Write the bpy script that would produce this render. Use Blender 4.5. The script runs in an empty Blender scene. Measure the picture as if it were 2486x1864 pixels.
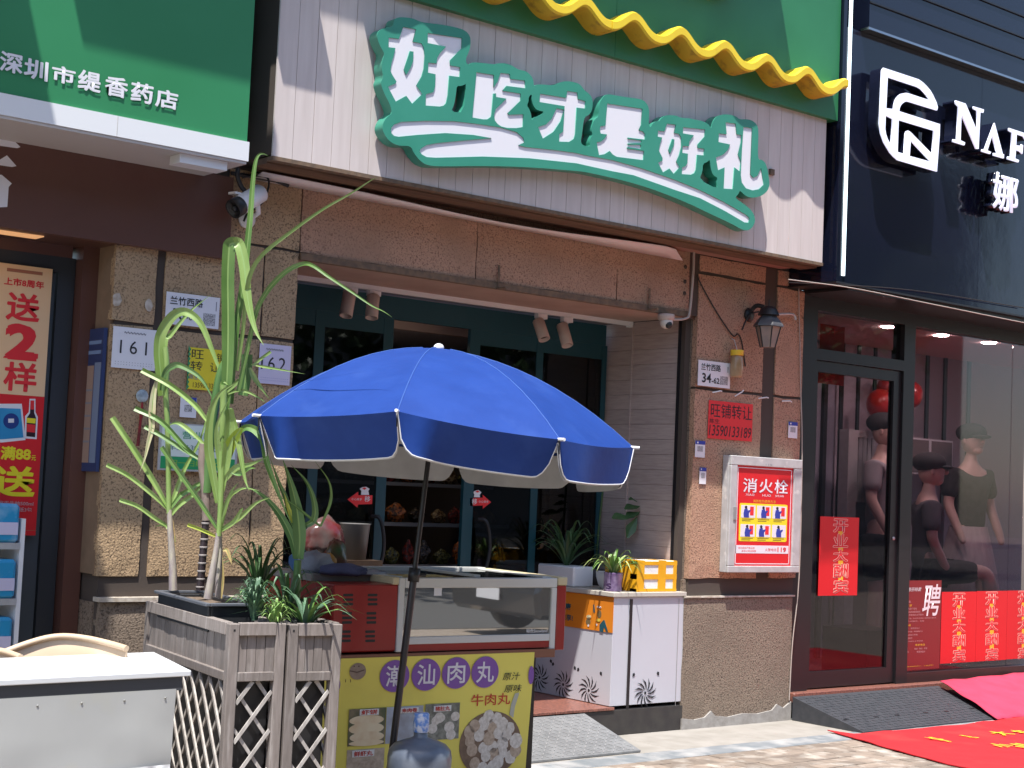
import bpy, bmesh, math, random
from mathutils import Vector, Matrix
from math import radians, sin, cos, pi, sqrt
random.seed(7)
SC = bpy.context.scene
COL = SC.collection
V = Vector
# ------------------------------------------------------------------ camera
FPX, PW, PH = 3742.6, 2486.0, 1864.0
YAW, PITCH, ROLL = radians(39.0125), radians(3.8948), radians(2.5321)
FWD = V((sin(YAW)*cos(PITCH), cos(YAW)*cos(PITCH), sin(PITCH)))
_R0 = V((cos(YAW), -sin(YAW), 0)); _U0 = _R0.cross(FWD)
RIGHT = cos(ROLL)*_R0 + sin(ROLL)*_U0
UP = -sin(ROLL)*_R0 + cos(ROLL)*_U0
CAMP = V((0, -7.3272, 1.55))
cam = bpy.data.objects.new('camera', bpy.data.cameras.new('camera')); COL.objects.link(cam)
cam.matrix_world = Matrix(((RIGHT.x, UP.x, -FWD.x, CAMP.x), (RIGHT.y, UP.y, -FWD.y, CAMP.y), (RIGHT.z, UP.z, -FWD.z, CAMP.z), (0, 0, 0, 1)))
cam.data.sensor_width = 36; cam.data.lens = FPX/PW*36; cam.data.clip_start = .05; cam.data.clip_end = 2000
SC.camera = cam
# ------------------------------------------------------------------ sky, sun, exposure
RAY = V((.29, .27, -1)).normalized()
w = bpy.data.worlds.new('World'); SC.world = w; w.use_nodes = True
nt = w.node_tree; nt.nodes.clear()
sky = nt.nodes.new('ShaderNodeTexSky'); sky.sky_type = 'NISHITA'; sky.sun_disc = False
sky.sun_elevation = math.asin(-RAY.z); sky.sun_rotation = math.atan2(-RAY.x, -RAY.y) % (2*pi)
bg = nt.nodes.new('ShaderNodeBackground'); bg.inputs[1].default_value = .145
wo = nt.nodes.new('ShaderNodeOutputWorld'); nt.links.new(sky.outputs[0], bg.inputs[0]); nt.links.new(bg.outputs[0], wo.inputs[0])
sl = bpy.data.lights.new('sun', 'SUN'); sl.energy = 4.6; sl.angle = radians(.6); sl.color = (1, .96, .9)
so = bpy.data.objects.new('sun', sl); COL.objects.link(so); so.rotation_euler = RAY.to_track_quat('-Z', 'Y').to_euler(); so.location = (0, -10, 20)
SC.view_settings.view_transform = 'Standard'; SC.view_settings.look = 'None'; SC.view_settings.gamma = 1; SC.view_settings.exposure = .82
SC.cycles.max_bounces = 8; SC.cycles.transparent_max_bounces = 12; SC.cycles.caustics_reflective = False; SC.cycles.caustics_refractive = False

# ------------------------------------------------------------------ pixel -> place (photograph measured once, in its own 2486 px)
def ray(x, y): return FWD*FPX + RIGHT*(x-PW/2) - UP*(y-PH/2)
def pY(p, Y=0.): d = ray(*p); return CAMP + d*((Y-CAMP.y)/d.y)
def pX(p, X=0.): d = ray(*p); return CAMP + d*((X-CAMP.x)/d.x)
def pZ(p, Z=0.): d = ray(*p); return CAMP + d*((Z-CAMP.z)/d.z)
def dep(p, D): d = ray(*p); return CAMP + d*(D/FPX)
def depth(P): return (P-CAMP).dot(FWD)
def crop(ox, oy, s): return lambda *q: [(ox+a/s, oy+b/s) for a, b in q]
class Frame:          # a standing plane: ex to the right, up, normal towards the street
    def __init__(s, O, az=90.):
        a = radians(az); s.O = V(O); s.ex = V((sin(a), cos(a), 0)); s.n = V((cos(a), -sin(a), 0))
    def uv(s, p, w=0.):
        d = ray(*p); t = ((s.O+s.n*w-CAMP).dot(s.n))/d.dot(s.n); P = CAMP+d*t-s.O
        return (P.dot(s.ex), P.z)
    def M(s, w=0., u=0., v=0.):
        o = s.O+s.n*w+s.ex*u+V((0, 0, v))
        return Matrix(((s.ex.x, 0, s.n.x, o.x), (s.ex.y, 0, s.n.y, o.y), (0, 1, 0, o.z), (0, 0, 0, 1)))
    def at(s, u, v, w=0.): return s.O+s.ex*u+s.n*w+V((0, 0, v))
def FY(Y): return Frame((0, Y, 0))

# ------------------------------------------------------------------ materials
MATS = {}
def lin(c):
    return tuple(((x/255.)/12.92 if x/255. <= .04045 else ((x/255.+.055)/1.055)**2.4) for x in c)
def mat(name, col, col2=None, scale=8., rough=.6, metal=0., bump=0., bscale=None, spec=.5, lo=.35, hi=.65, detail=4., coat=0., emit=None, estr=0., alpha=None, trans=0., stretch=(1, 1, 1), stain=None, sscale=1.2, slo=.5, shi=.75, dist=0., bdist=.004, island=0.):
    if name in MATS: return MATS[name]
    m = bpy.data.materials.new(name); m.use_nodes = True; nt = m.node_tree; N = nt.nodes; L = nt.links
    b = N['Principled BSDF']; c = (*col, 1)
    b.inputs['Base Color'].default_value = c; b.inputs['Roughness'].default_value = rough; b.inputs['Metallic'].default_value = metal
    b.inputs['Specular IOR Level'].default_value = spec; b.inputs['Coat Weight'].default_value = coat
    if trans: b.inputs['Transmission Weight'].default_value = trans
    if alpha is not None: b.inputs['Alpha'].default_value = alpha
    if emit: b.inputs['Emission Color'].default_value = (*emit, 1); b.inputs['Emission Strength'].default_value = estr
    tc = N.new('ShaderNodeTexCoord'); geo = N.new('ShaderNodeNewGeometry'); mp = N.new('ShaderNodeMapping'); mp.inputs[3].default_value = stretch
    L.new(geo.outputs['Position'], mp.inputs[0])
    def noise(sc, det=detail, d=0.):
        n = N.new('ShaderNodeTexNoise'); n.inputs['Scale'].default_value = sc; n.inputs['Detail'].default_value = det; n.inputs['Distortion'].default_value = d
        L.new(mp.outputs[0], n.inputs['Vector']); return n
    def ramp(src, a, z):
        r = N.new('ShaderNodeMapRange'); r.inputs[1].default_value = a; r.inputs[2].default_value = z; L.new(src, r.inputs[0]); return r.outputs[0]
    def mix(f, A, B):
        x = N.new('ShaderNodeMix'); x.data_type = 'RGBA'; L.new(f, x.inputs[0])
        for i, q in ((6, A), (7, B)):
            if isinstance(q, tuple): x.inputs[i].default_value = (*q[:3], 1)
            else: L.new(q, x.inputs[i])
        return x.outputs[2]
    out = None
    if col2:
        n = noise(scale, d=dist); out = mix(ramp(n.outputs[0], lo, hi), tuple(col), tuple(col2))
    if stain:
        n2 = noise(sscale, 6.); out = mix(ramp(n2.outputs[0], slo, shi), out if out else tuple(col), tuple(stain))
    if island:
        g = N.new('ShaderNodeObjectInfo'); hs = N.new('ShaderNodeHueSaturation')
        mr = N.new('ShaderNodeMapRange'); mr.inputs[3].default_value = 1-island; mr.inputs[4].default_value = 1+island; L.new(g.outputs['Random'], mr.inputs[0])
        L.new(mr.outputs[0], hs.inputs['Value'])
        if out: L.new(out, hs.inputs['Color'])
        else: hs.inputs['Color'].default_value = c
        out = hs.outputs[0]
    if out: L.new(out, b.inputs['Base Color'])
    if bump:
        n3 = noise(bscale or scale, 5.); bp = N.new('ShaderNodeBump'); bp.inputs['Strength'].default_value = bump; bp.inputs['Distance'].default_value = bdist
        L.new(n3.outputs[0], bp.inputs['Height']); L.new(bp.outputs[0], b.inputs['Normal'])
    MATS[name] = m; return m
def granite(name, light, dark, bumps=.9):
    m = mat(name, light, dark, scale=92, lo=.49, hi=.65, rough=.85, bump=bumps, bscale=100, stain=tuple(x*.72 for x in light), sscale=3., slo=.45, shi=.8, dist=.6, bdist=.006, island=.07)
    return m
def glass(name, tint=(.8, .85, .88), dark=.45, rough=.02):
    """pane: mirror at grazing, otherwise see-through"""
    if name in MATS: return MATS[name]
    m = bpy.data.materials.new(name); m.use_nodes = True; N = m.node_tree.nodes; L = m.node_tree.links; N.clear()
    o = N.new('ShaderNodeOutputMaterial'); mx = N.new('ShaderNodeMixShader'); t = N.new('ShaderNodeBsdfTransparent'); g = N.new('ShaderNodeBsdfGlossy')
    t.inputs[0].default_value = tuple(x*dark for x in tint)+(1,); g.inputs['Roughness'].default_value = rough; g.inputs[0].default_value = (.9, .9, .9, 1)
    f = N.new('ShaderNodeLayerWeight'); pw = N.new('ShaderNodeMath'); pw.operation = 'POWER'; pw.inputs[1].default_value = 5
    ml = N.new('ShaderNodeMath'); ml.operation = 'MULTIPLY_ADD'; ml.inputs[1].default_value = .95; ml.inputs[2].default_value = .045   # Schlick, the same from both sides
    L.new(f.outputs['Facing'], pw.inputs[0]); L.new(pw.outputs[0], ml.inputs[0]); L.new(ml.outputs[0], mx.inputs[0]); L.new(t.outputs[0], mx.inputs[1]); L.new(g.outputs[0], mx.inputs[2]); L.new(mx.outputs[0], o.inputs[0])
    MATS[name] = m; return m

STONE_R = granite('granite_rosy', (.50, .30, .20), (.18, .10, .065))
STONE_L = granite('granite_tan', (.50, .345, .20), (.15, .10, .06))
STONE_B = granite('granite_beam', (.48, .295, .20), (.22, .125, .085), .7)
STONE_D = granite('granite_plinth', (.26, .20, .15), (.075, .053, .04))
CORE = mat('dark_mortar', (.075, .058, .048), rough=.95)
CHIP = mat('chipped_stone', (.6, .55, .48), (.4, .33, .26), 30, rough=.9)
WHITE_P = mat('sign_plank_white', (.67, .60, .575), (.58, .51, .485), 9, rough=.45, stretch=(3, 3, .25), lo=.3, hi=.8, stain=(.42, .33, .25), sscale=2.2, slo=.62, shi=1.0, island=.03)
ACM = mat('pale_panel', (.72, .66, .66), rough=.4)
SHEET_G = mat('green_sheet', (.028, .185, .075), (.034, .21, .09), 3, rough=.42)
PHARM_G = mat('pharmacy_green', (.030, .215, .085), (.034, .23, .095), 2, rough=.4)
CLOUD_G = mat('cloud_sign_green', (.04, .26, .18), (.048, .285, .20), 4, rough=.38)
LETTER_W = mat('letter_white', (.76, .76, .81), rough=.4)
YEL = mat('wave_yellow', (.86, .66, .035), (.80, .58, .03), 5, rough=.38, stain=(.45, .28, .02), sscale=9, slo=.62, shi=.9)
YEL_D = mat('wave_underside_brown', (.62, .40, .03), (.25, .13, .03), 14, rough=.7, lo=.52, hi=.8)  # underside a darker, browner yellow than the front
BROWN = mat('brown_fascia', (.115, .052, .04), (.125, .058, .045), 3, rough=.32)
BROWN2 = mat('brown_fascia_side', (.10, .045, .03), rough=.4)
TRIMW = mat('white_trim', (.74, .76, .78), rough=.35)
TRIMU = mat('grey_trim', (.5, .47, .45), rough=.6)
BLACKG = mat('black_gloss_panel', (.007, .009, .022), rough=.10, spec=.5, bump=.12, bscale=1.6, bdist=.02)
BLACKM = mat('black_frame', (.014, .013, .015), rough=.35)
DARKF = mat('dark_grey_frame', (.035, .04, .048), rough=.4)
TEAL = mat('teal_paint', (.010, .062, .082), rough=.4)
DARK = mat('dark_interior', (.03, .027, .027), rough=.9)
SOFF = mat('soffit_tan', (.42, .30, .25), (.36, .25, .21), 4, rough=.7)
METALR = mat('rusty_bar', (.12, .085, .06), (.2, .13, .08), 30, rough=.8)
WOODC = mat('wood_cladding', (.50, .41, .38), (.42, .33, .31), 7, rough=.55, stretch=(1, 1.2, 14), island=.06)
PAPER = mat('paper_white', (.78, .78, .82), rough=.6)
PAPERL = mat('lilac_paper', (.62, .58, .75), rough=.6)
INK = mat('black_ink', (.02, .02, .025), rough=.7)
INKG = mat('grey_ink', (.25, .25, .28), rough=.7)
RED = mat('red_print', (.78, .028, .034), rough=.5)
REDP = mat('red_poster', (.68, .012, .018), rough=.5)
GOLD = mat('gold_print', (.85, .52, .03), rough=.5)
YPR = mat('yellow_print', (.86, .72, .02), rough=.5)
BLUEP = mat('blue_print', (.03, .05, .36), rough=.5)
WHITE = mat('white_plastic', (.78, .78, .80), rough=.35)
GREYPL = mat('grey_metal', (.33, .33, .33), rough=.45, metal=.3)
ALU = mat('aluminium', (.56, .56, .57), (.5, .5, .5), 20, rough=.4, metal=.3)
BLACK = mat('black_plastic', (.015, .015, .017), rough=.45)
CABLE = mat('dark_cable', (.02, .016, .014), rough=.6)
CABLEW = mat('grey_cable', (.42, .36, .32), rough=.6)

# ------------------------------------------------------------------ object helpers
def base_of(p):
    while p is not None and p.parent is not None: p = p.parent
    return p.location.copy() if p is not None else V((0, 0, 0))
def tag(o, label=None, cat=None, group=None, kind=None):
    if label: o['label'] = label
    if cat: o['category'] = cat
    if group: o['group'] = group
    if kind: o['kind'] = kind
    return o
def thing(name, label, cat, loc=(0, 0, 0), group=None):
    o = bpy.data.objects.new(name, None); COL.objects.link(o); o.location = V(loc); o.empty_display_size = .1
    return tag(o, label, cat, group)
def link(name, me, m, parent=None):
    if m is not None and not me.materials: me.materials.append(m)
    if parent is None:
        if len(me.vertices):
            xs = [v.co.x for v in me.vertices]; ys = [v.co.y for v in me.vertices]; z0 = min(v.co.z for v in me.vertices)
            o0 = V(((min(xs)+max(xs))/2, (min(ys)+max(ys))/2, z0)); me.transform(Matrix.Translation(-o0))
        else: o0 = V((0, 0, 0))
        o = bpy.data.objects.new(name, me); o.location = o0
    else:
        me.transform(Matrix.Translation(-base_of(parent)))
        o = bpy.data.objects.new(name, me); o.parent = parent
    COL.objects.link(o); return o
class MB:
    def __init__(s): s.v = []; s.f = []; s.sm = []
    def add(s, vs, fs, smooth=False):
        b = len(s.v); s.v += [tuple(v) for v in vs]; s.f += [tuple(b+i for i in f) for f in fs]; s.sm += [smooth]*len(fs); return s
    def box(s, lo, hi, M=None):
        x0, y0, z0 = lo; x1, y1, z1 = hi
        vs = [V(p) for p in ((x0, y0, z0), (x1, y0, z0), (x1, y1, z0), (x0, y1, z0), (x0, y0, z1), (x1, y0, z1), (x1, y1, z1), (x0, y1, z1))]
        if M: vs = [M @ v for v in vs]
        return s.add(vs, [(0, 3, 2, 1), (4, 5, 6, 7), (0, 1, 5, 4), (1, 2, 6, 5), (2, 3, 7, 6), (3, 0, 4, 7)])
    def prism(s, loop, off):            # loop of points, extruded by the vector off
        n = len(loop); vs = [V(p) for p in loop]+[V(p)+V(off) for p in loop]
        return s.add(vs, [tuple(range(n)), tuple(range(2*n-1, n-1, -1))]+[(i, i+n, (i+1) % n+n, (i+1) % n) for i in range(n)])
    def tube(s, pts, r, n=8, cap=True, closed=False):
        pts = [V(p) for p in pts]; m = len(pts); rs = r if isinstance(r, (list, tuple)) else [r]*m
        T = [(pts[min(i+1, m-1)]-pts[max(i-1, 0)]).normalized() for i in range(m)]
        a = T[0].orthogonal().normalized(); vs = []
        for i in range(m):
            a = (a-T[i]*a.dot(T[i])).normalized(); b = T[i].cross(a)
            vs += [pts[i]+(a*cos(2*pi*k/n)+b*sin(2*pi*k/n))*rs[i] for k in range(n)]
        fs = [(i*n+k, i*n+(k+1) % n, (i+1)*n+(k+1) % n, (i+1)*n+k) for i in range(m-1) for k in range(n)]
        s.add(vs, fs, True)
        if cap: s.add(vs[:n], [tuple(range(n-1, -1, -1))]); s.add(vs[-n:], [tuple(range(n))])
        return s
    def lathe(s, prof, c, n=20, axis=None, smooth=True):   # prof [(r,h)]
        M = Matrix.Translation(V(c))
        if axis is not None: M = M @ V(axis).to_track_quat('Z', 'Y').to_matrix().to_4x4()
        vs = [M @ V((r*cos(2*pi*k/n), r*sin(2*pi*k/n), h)) for r, h in prof for k in range(n)]
        m = len(prof); fs = [(i*n+k, i*n+(k+1) % n, (i+1)*n+(k+1) % n, (i+1)*n+k) for i in range(m-1) for k in range(n)]
        s.add(vs, fs, smooth)
        if prof[0][0] > 1e-4: s.add(vs[:n], [tuple(range(n-1, -1, -1))])
        if prof[-1][0] > 1e-4: s.add(vs[-n:], [tuple(range(n))])
        return s
    def ball(s, c, r, n=12, sc=(1, 1, 1), rot=None):
        m = max(6, n*2//3); vs = []
        for i in range(m+1):
            for k in range(n):
                p = V((sin(pi*i/m)*cos(2*pi*k/n)*sc[0], sin(pi*i/m)*sin(2*pi*k/n)*sc[1], -cos(pi*i/m)*sc[2]))*r
                if rot: p = rot @ p
                vs.append(p+V(c))
        return s.add(vs, [(i*n+k, i*n+(k+1) % n, (i+1)*n+(k+1) % n, (i+1)*n+k) for i in range(m) for k in range(n)], True)
    def build(s, name, m, parent=None, bevel=0.):
        me = bpy.data.meshes.new(name); me.from_pydata(s.v, [], s.f); me.polygons.foreach_set('use_smooth', s.sm); me.update()
        if bevel:
            bm = bmesh.new(); bm.from_mesh(me); bmesh.ops.remove_doubles(bm, verts=bm.verts, dist=1e-6)
            bmesh.ops.bevel(bm, geom=[e for e in bm.edges if len(e.link_faces) == 2 and e.calc_face_angle(0) > .5], offset=bevel, segments=1, affect='EDGES')
            bm.to_mesh(me); bm.free()
        return link(name, me, m, parent)
def box(name, lo, hi, m, parent=None, bevel=0., M=None): return MB().box(lo, hi, M).build(name, m, parent, bevel)
def smooth_loop(L, it=1):
    for _ in range(it):
        o = []
        for i in range(len(L)):
            a, b = V(L[i]), V(L[(i+1) % len(L)]); o += [tuple(a*.75+b*.25), tuple(a*.25+b*.75)]
        L = o
    return L
def evalmesh(data):
    o = bpy.data.objects.new('tmp', data); COL.objects.link(o); dg = bpy.context.evaluated_depsgraph_get()
    me = bpy.data.meshes.new_from_object(o.evaluated_get(dg)); bpy.data.objects.remove(o); return me
def shape(name, loops, M, w0, w1, m, parent=None, bevel=0.):
    """even-odd filled outline with holes, w0..w1 along the frame normal"""
    c = bpy.data.curves.new('c', 'CURVE'); c.dimensions = '2D'; c.fill_mode = 'BOTH'; c.extrude = (w1-w0)/2; c.resolution_u = 2
    if bevel: c.bevel_depth = bevel
    for L in loops:
        s = c.splines.new('POLY'); s.points.add(len(L)-1)
        for i, p in enumerate(L): s.points[i].co = (p[0], p[1], 0, 1)
        s.use_cyclic_u = True
    me = evalmesh(c); bpy.data.curves.remove(c)
    me.transform(M @ Matrix.Translation((0, 0, (w0+w1)/2))); me.materials.clear()
    return link(name, me, m, parent)
def pshape(name, fr, loops, w0, w1, m, parent=None): # loops given in photograph pixels
    return shape(name, [[fr.uv(p, w1) for p in L] for L in loops], fr.M(), w0, w1, m, parent)
def rect(name, fr, u0, v0, u1, v1, w0, w1, m, parent=None, bevel=0.):
    return MB().box((u0, v0, w0), (u1, v1, w1), fr.M()).build(name, m, parent, bevel)
def bounds(fr, p0, p1, w=0.):   # pixel bbox of something lying on the plane -> u0,v0,u1,v1
    (x0, y0), (x1, y1) = p0, p1; ym = (y0+y1)/2
    u0 = fr.uv((x0, ym), w)[0]; u1 = fr.uv((x1, ym), w)[0]
    a = fr.uv((x0, ym), w); b = fr.uv((x1, a[1] and ym), w)
    s = b[1]-a[1]                      # v rises along a pixel row -> plane edges fall
    if s > 0: v1 = fr.uv((x0, y0), w)[1]; v0 = fr.uv((x1, y1), w)[1]
    else: v1 = fr.uv((x1, y0), w)[1]; v0 = fr.uv((x0, y1), w)[1]
    return u0, min(v0, v1), u1, max(v0, v1)
_TC = {}
def textmesh(s, bold, shear=0.):
    k = (s, bold, shear)
    if k not in _TC:
        c = bpy.data.curves.new('t', 'FONT'); c.body = s; c.size = 1; c.offset = bold; c.resolution_u = 3; c.shear = shear; c.extrude = 0.0
        c.fill_mode = 'FRONT'
        me = evalmesh(c); bpy.data.curves.remove(c); _TC[k] = me
    return _TC[k].copy()
def text(s, fr, bb, w, m, parent, bold=0., thick=0., name='lettering', keep=False, shear=0., rot=0.):
    """fit a string into the box bb=(u0,v0,u1,v1) of a frame"""
    me = textmesh(s, min(bold, .008), shear); extra = bold-.008
    if not len(me.vertices): return None
    xs = [v.co.x for v in me.vertices]; ys = [v.co.y for v in me.vertices]
    x0, x1, y0, y1 = min(xs), max(xs), min(ys), max(ys); u0, v0, u1, v1 = bb
    sx = (u1-u0)/max(x1-x0, 1e-6); sy = (v1-v0)/max(y1-y0, 1e-6)
    if keep: sx = sy = min(sx, sy)
    M = Matrix.Translation(((u0+u1)/2, (v0+v1)/2, 0)) @ Matrix.Rotation(rot, 4, 'Z') @ Matrix.Diagonal((sx, sy, 1, 1)) @ Matrix.Translation((-(x0+x1)/2, -(y0+y1)/2, 0))
    if extra > .003 and not thick:
        bm = bmesh.new(); k_ = 0
        for dx, dy in ((0, 0), (1, .5), (-1, -.5), (.5, -1), (-.5, 1)):
            m2 = me.copy(); m2.transform(Matrix.Translation((dx*extra*sx, dy*extra*sy, k_*.00025)) @ M); bm.from_mesh(m2); bpy.data.meshes.remove(m2); k_ += 1
        bm.to_mesh(me); bm.free(); M = Matrix.Identity(4)
    me.transform(fr.M(w) @ M)
    if thick:
        bm = bmesh.new(); bm.from_mesh(me); r = bmesh.ops.extrude_face_region(bm, geom=bm.faces[:])
        bmesh.ops.translate(bm, vec=fr.n*thick, verts=[e for e in r['geom'] if isinstance(e, bmesh.types.BMVert)])
        bmesh.ops.recalc_face_normals(bm, faces=bm.faces[:]); bm.to_mesh(me); bm.free()
    me.materials.clear()
    return link(name, me, m, parent)
def ptext(s, fr, p0, p1, w, m, parent, **k): return text(s, fr, bounds(fr, p0, p1, w), w, m, parent, **k)
def spline(P, n=4):
    P = [V(p) for p in P]; Q = [P[0]*2-P[1]]+P+[P[-1]*2-P[-2]]; out = []
    for i in range(1, len(Q)-2):
        for k in range(n):
            t = k/n; a, b, c, d = Q[i-1:i+3]
            out.append(.5*((2*b)+(c-a)*t+(2*a-5*b+4*c-d)*t*t+(3*b-a-3*c+d)*t**3))
    out.append(P[-1]); return out
def copy_thing(o, loc, label=None, rz=None):
    c = o.copy(); COL.objects.link(c); c.location = V(loc)
    if rz is not None: c.rotation_euler.z = rz
    if label: c['label'] = label
    def kids(a, b):
        for ch in list(a.children):
            d = ch.copy(); COL.objects.link(d); d.parent = b; kids(ch, d)
    kids(o, c); return c
# ================================================================== THE SETTING
PAVE_J = mat('paving_joint', (.20, .16, .13), (.26, .22, .18), 20, rough=.95)
CONC = mat('pale_concrete', (.34, .315, .285), (.27, .25, .22), 5, rough=.8, bump=.25, bscale=60, bdist=.002, stain=(.30, .27, .24), sscale=2.6, slo=.62, shi=.9)
KERB = mat('blue_grey_kerb', (.18, .20, .215), (.24, .25, .26), 8, rough=.8, bump=.3, bscale=90, bdist=.002, stain=(.42, .41, .40), sscale=4, slo=.45, shi=.7, island=.08)
PAVER = mat('brown_paver', (.27, .215, .17), (.20, .16, .13), 12, rough=.85, bump=.4, bscale=80, bdist=.002, island=.2, stain=(.47, .43, .38), sscale=7, slo=.5, shi=.75)
REDGR = mat('red_granite', (.30, .12, .085), (.16, .07, .055), 70, rough=.35, lo=.4, hi=.6)
g = box('pavement', (-60, -80, -.4), (80, -.57, -.012), PAVE_J); tag(g, kind='structure')
box('asphalt_layer', (-.001, -.001, -.001), (.001, .001, .001), PAVE_J) if 0 else None
pm = None
for j in range(11):
    y0 = -.795-.105*(j+1)
    for i in range(26):
        x0 = 5.3+i*.205+(j % 2)*.1
        P = V((x0, y0, 0)); q = P-CAMP
        if q.dot(FWD) <= 0: continue
        sx = PW/2+FPX*q.dot(RIGHT)/q.dot(FWD); sy = PH/2-FPX*q.dot(UP)/q.dot(FWD)
        if sx < 1150 or sx > 2560 or sy > 1960: continue
        if pm is None:
            pm = MB().box((.003, .003, -.012), (.2, .102, .0)); b = pm.build('paver', PAVER, g, .003); pm = b.data
            # mesh is stored relative to the pavement's origin: bring it back to its own corner
            pm.transform(Matrix.Translation(g.location)); b.location = P-g.location; b.location.z += random.uniform(-.002, .002)
        else:
            b = bpy.data.objects.new('paver', pm); COL.objects.link(b); b.parent = g; b.location = P-g.location; b.location.z += random.uniform(-.002, .002)
            b.rotation_euler = (random.uniform(-.006, .006), random.uniform(-.006, .006), random.uniform(-.01, .01))
strip = box('pavement_strip', (2.2, -.58, -.3), (8.63, .1, -.004), CONC); tag(strip, kind='structure')
for i in range(7): box('paving_slab', (2.6+i*.86, -.575, -.01), (3.455+i*.86, -.003, .0), CONC, strip, .003)
kb = box('kerb', (2.0, -.79, -.3), (14, -.58, -.003), PAVE_J); tag(kb, kind='structure')
for i in range(15): box('kerb_stone', (2.1+i*.75, -.787, -.01), (2.845+i*.75, -.583, .002), KERB, kb, .004)
road = box('road', (-60, -30, -.395), (80, -10, -.006), mat('asphalt', (.05, .05, .052), (.065, .063, .06), 30, rough=.9)); tag(road, kind='structure')

# ---- building body behind everything
bld = thing('shop_building', 'brown granite arcade front with pillars, lintel and recessed shop entrance', 'building', (5.9, .5, 0))
def P_(n, lo, hi, m, b=0.): return box(n, lo, hi, m, bld, b)
P_('pillar_core', (7.55, .014, .0), (8.62, 1.0, 3.22), CORE); P_('pillar_core', (3.33, .014, .0), (4.38, 1.0, 3.22), CORE)
P_('wall', (4.0, .014, 3.223), (17, .5, 8), CORE); P_('wall', (-4, .014, 2.72), (3.33, .5, 8), CORE)
P_('lintel_core', (4.38, .014, 2.78), (7.55, .4, 3.22), CORE)
def slab(x0, z0, x1, z1, m, y=0., t=.05, nm='stone_slab', j=.0025):
    """rough slab with slightly uneven arrises"""
    nx = max(2, int((x1-x0)/.09)); nz = max(2, int((z1-z0)/.09)); mb = MB(); vs = []; fs = []
    def e(a): return random.uniform(-.0035, .0035)*a
    for jz in range(nz+1):
        for ix in range(nx+1):
            ed = ix in (0, nx) or jz in (0, nz)
            vs.append(V((x0+j+(x1-x0-2*j)*ix/nx+e(ed), y+(.004 if ed else 0)+random.uniform(-.001, .001), z0+j+(z1-z0-2*j)*jz/nz+e(ed))))
    fs = [(a, a+1, a+nx+2, a+nx+1) for jz in range(nz) for a in range(jz*(nx+1), jz*(nx+1)+nx)]
    mb.add(vs, fs)
    ring = [i for i in range(nx+1)]+[(k+1)*(nx+1)+nx for k in range(nz)]+[nz*(nx+1)+i for i in range(nx-1, -1, -1)]+[k*(nx+1) for k in range(nz-1, 0, -1)]
    R = [vs[i] for i in ring]; B = [V((p.x, y+t, p.z)) for p in R]; n = len(R)
    mb.add(R+B, [(i, i+n, (i+1) % n+n, (i+1) % n) for i in range(n)])
    return mb.build(nm, m, bld)
# right pillar
for z0, z1 in ((1.0, 2.285), (2.30, 3.075), (3.09, 3.20)):
    slab(7.54, z0, 8.215, z1, STONE_R); slab(8.345, z0, 8.64, z1, STONE_R)
    slab(8.215, z0, 8.345, z1, BROWN2, .03, .02, 'stone_strip', .0005)
P_('stone_return', (7.535, .054, .06), (7.549, .13, 3.2), STONE_D)
slab(7.52, .885, 8.60, .997, STONE_D, .03, .03, 'stone_band'); slab(7.50, .02, 8.60, .872, STONE_D, -.012, .06, 'plinth_slab')
P_('plinth_ledge', (7.49, -.02, .873), (8.61, .03, .884), CHIP)
mb = MB(); pts = [(7.5, 0), (7.5, .075), (7.62, .06), (7.72, .07), (7.78, .11), (7.82, .075), (7.95, .06), (8.1, .075), (8.25, .065), (8.4, .08), (8.45, .12), (8.52, .09), (8.6, .13), (8.6, 0)]
mb.prism([V((x, -.024, z)) for x, z in pts], (0, .015, 0)); mb.build('mortar_patch', mat('mortar', (.36, .34, .32), (.28, .26, .24), 18, rough=.95, bump=.4, bscale=50), bld)
# left pillar
for z0, z1 in ((1.02, 2.30), (2.315, 2.80)):
    slab(3.31, z0, 3.545, z1, STONE_L); slab(3.59, z0, 4.17, z1, STONE_L); slab(4.175, z0, 4.385, z1, STONE_L)
    slab(3.545, z0, 3.59, z1, mat('strip_tan', (.20, .14, .10), (.15, .105, .075), 20, rough=.85), .022, .02, 'stone_strip', .0005)
slab(3.93, 2.81, 4.385, 3.2, STONE_L)
for k in range(6): slab(3.90, 3.24+k*.42, 4.09, 3.65+k*.42, STONE_D, -.01, .02, 'edge_stone')
slab(3.36, .92, 4.36, 1.015, STONE_D, .04, .03, 'stone_band'); slab(3.33, .02, 4.38, .895, STONE_D, -.02, .06, 'plinth_slab')
P_('plinth_ledge', (3.32, -.035, .896), (4.385, .04, .918), CHIP)
P_('stone_return', (3.312, .03, 1.03), (3.33, .29, 2.78), mat('stone_side_tan', (.27, .18, .115), (.22, .15, .095), 10, rough=.85, bump=.3, bscale=60))
P_('plinth_return', (3.322, .045, .02), (3.336, .30, .89), STONE_D)
P_('chip', (3.30, -.005, 1.9), (3.302, -.004, 1.901), CHIP) if 0 else None
for x, z, r in ((3.33, 2.42, .035), (3.505, 2.41, .03)):
    L = [(x+r*.7*cos(a)*random.uniform(.8, 1.15), z+r*sin(a)*random.uniform(.9, 1.2)) for a in [k*pi/6 for k in range(12)]]
    shape('filler_patch', [L], FY(-.001).M(), .0, .003, CHIP, bld)
# lintel slabs
for x0, x1 in ((4.39, 5.62), (5.62, 6.78), (6.78, 7.45)): slab(x0, 2.80, x1, 3.215, STONE_B)
P_('stone_strip', (7.45, .03, 2.76), (7.536, .06, 3.2), BROWN2)
for z in (2.92, 3.0, 3.1): MB().lathe([(0, 0), (.014, 0), (.014, .004), (0, .004)], (7.40, -.003, z), 10, (0, 1, 0)).build('drill_hole', CORE, bld)
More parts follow.
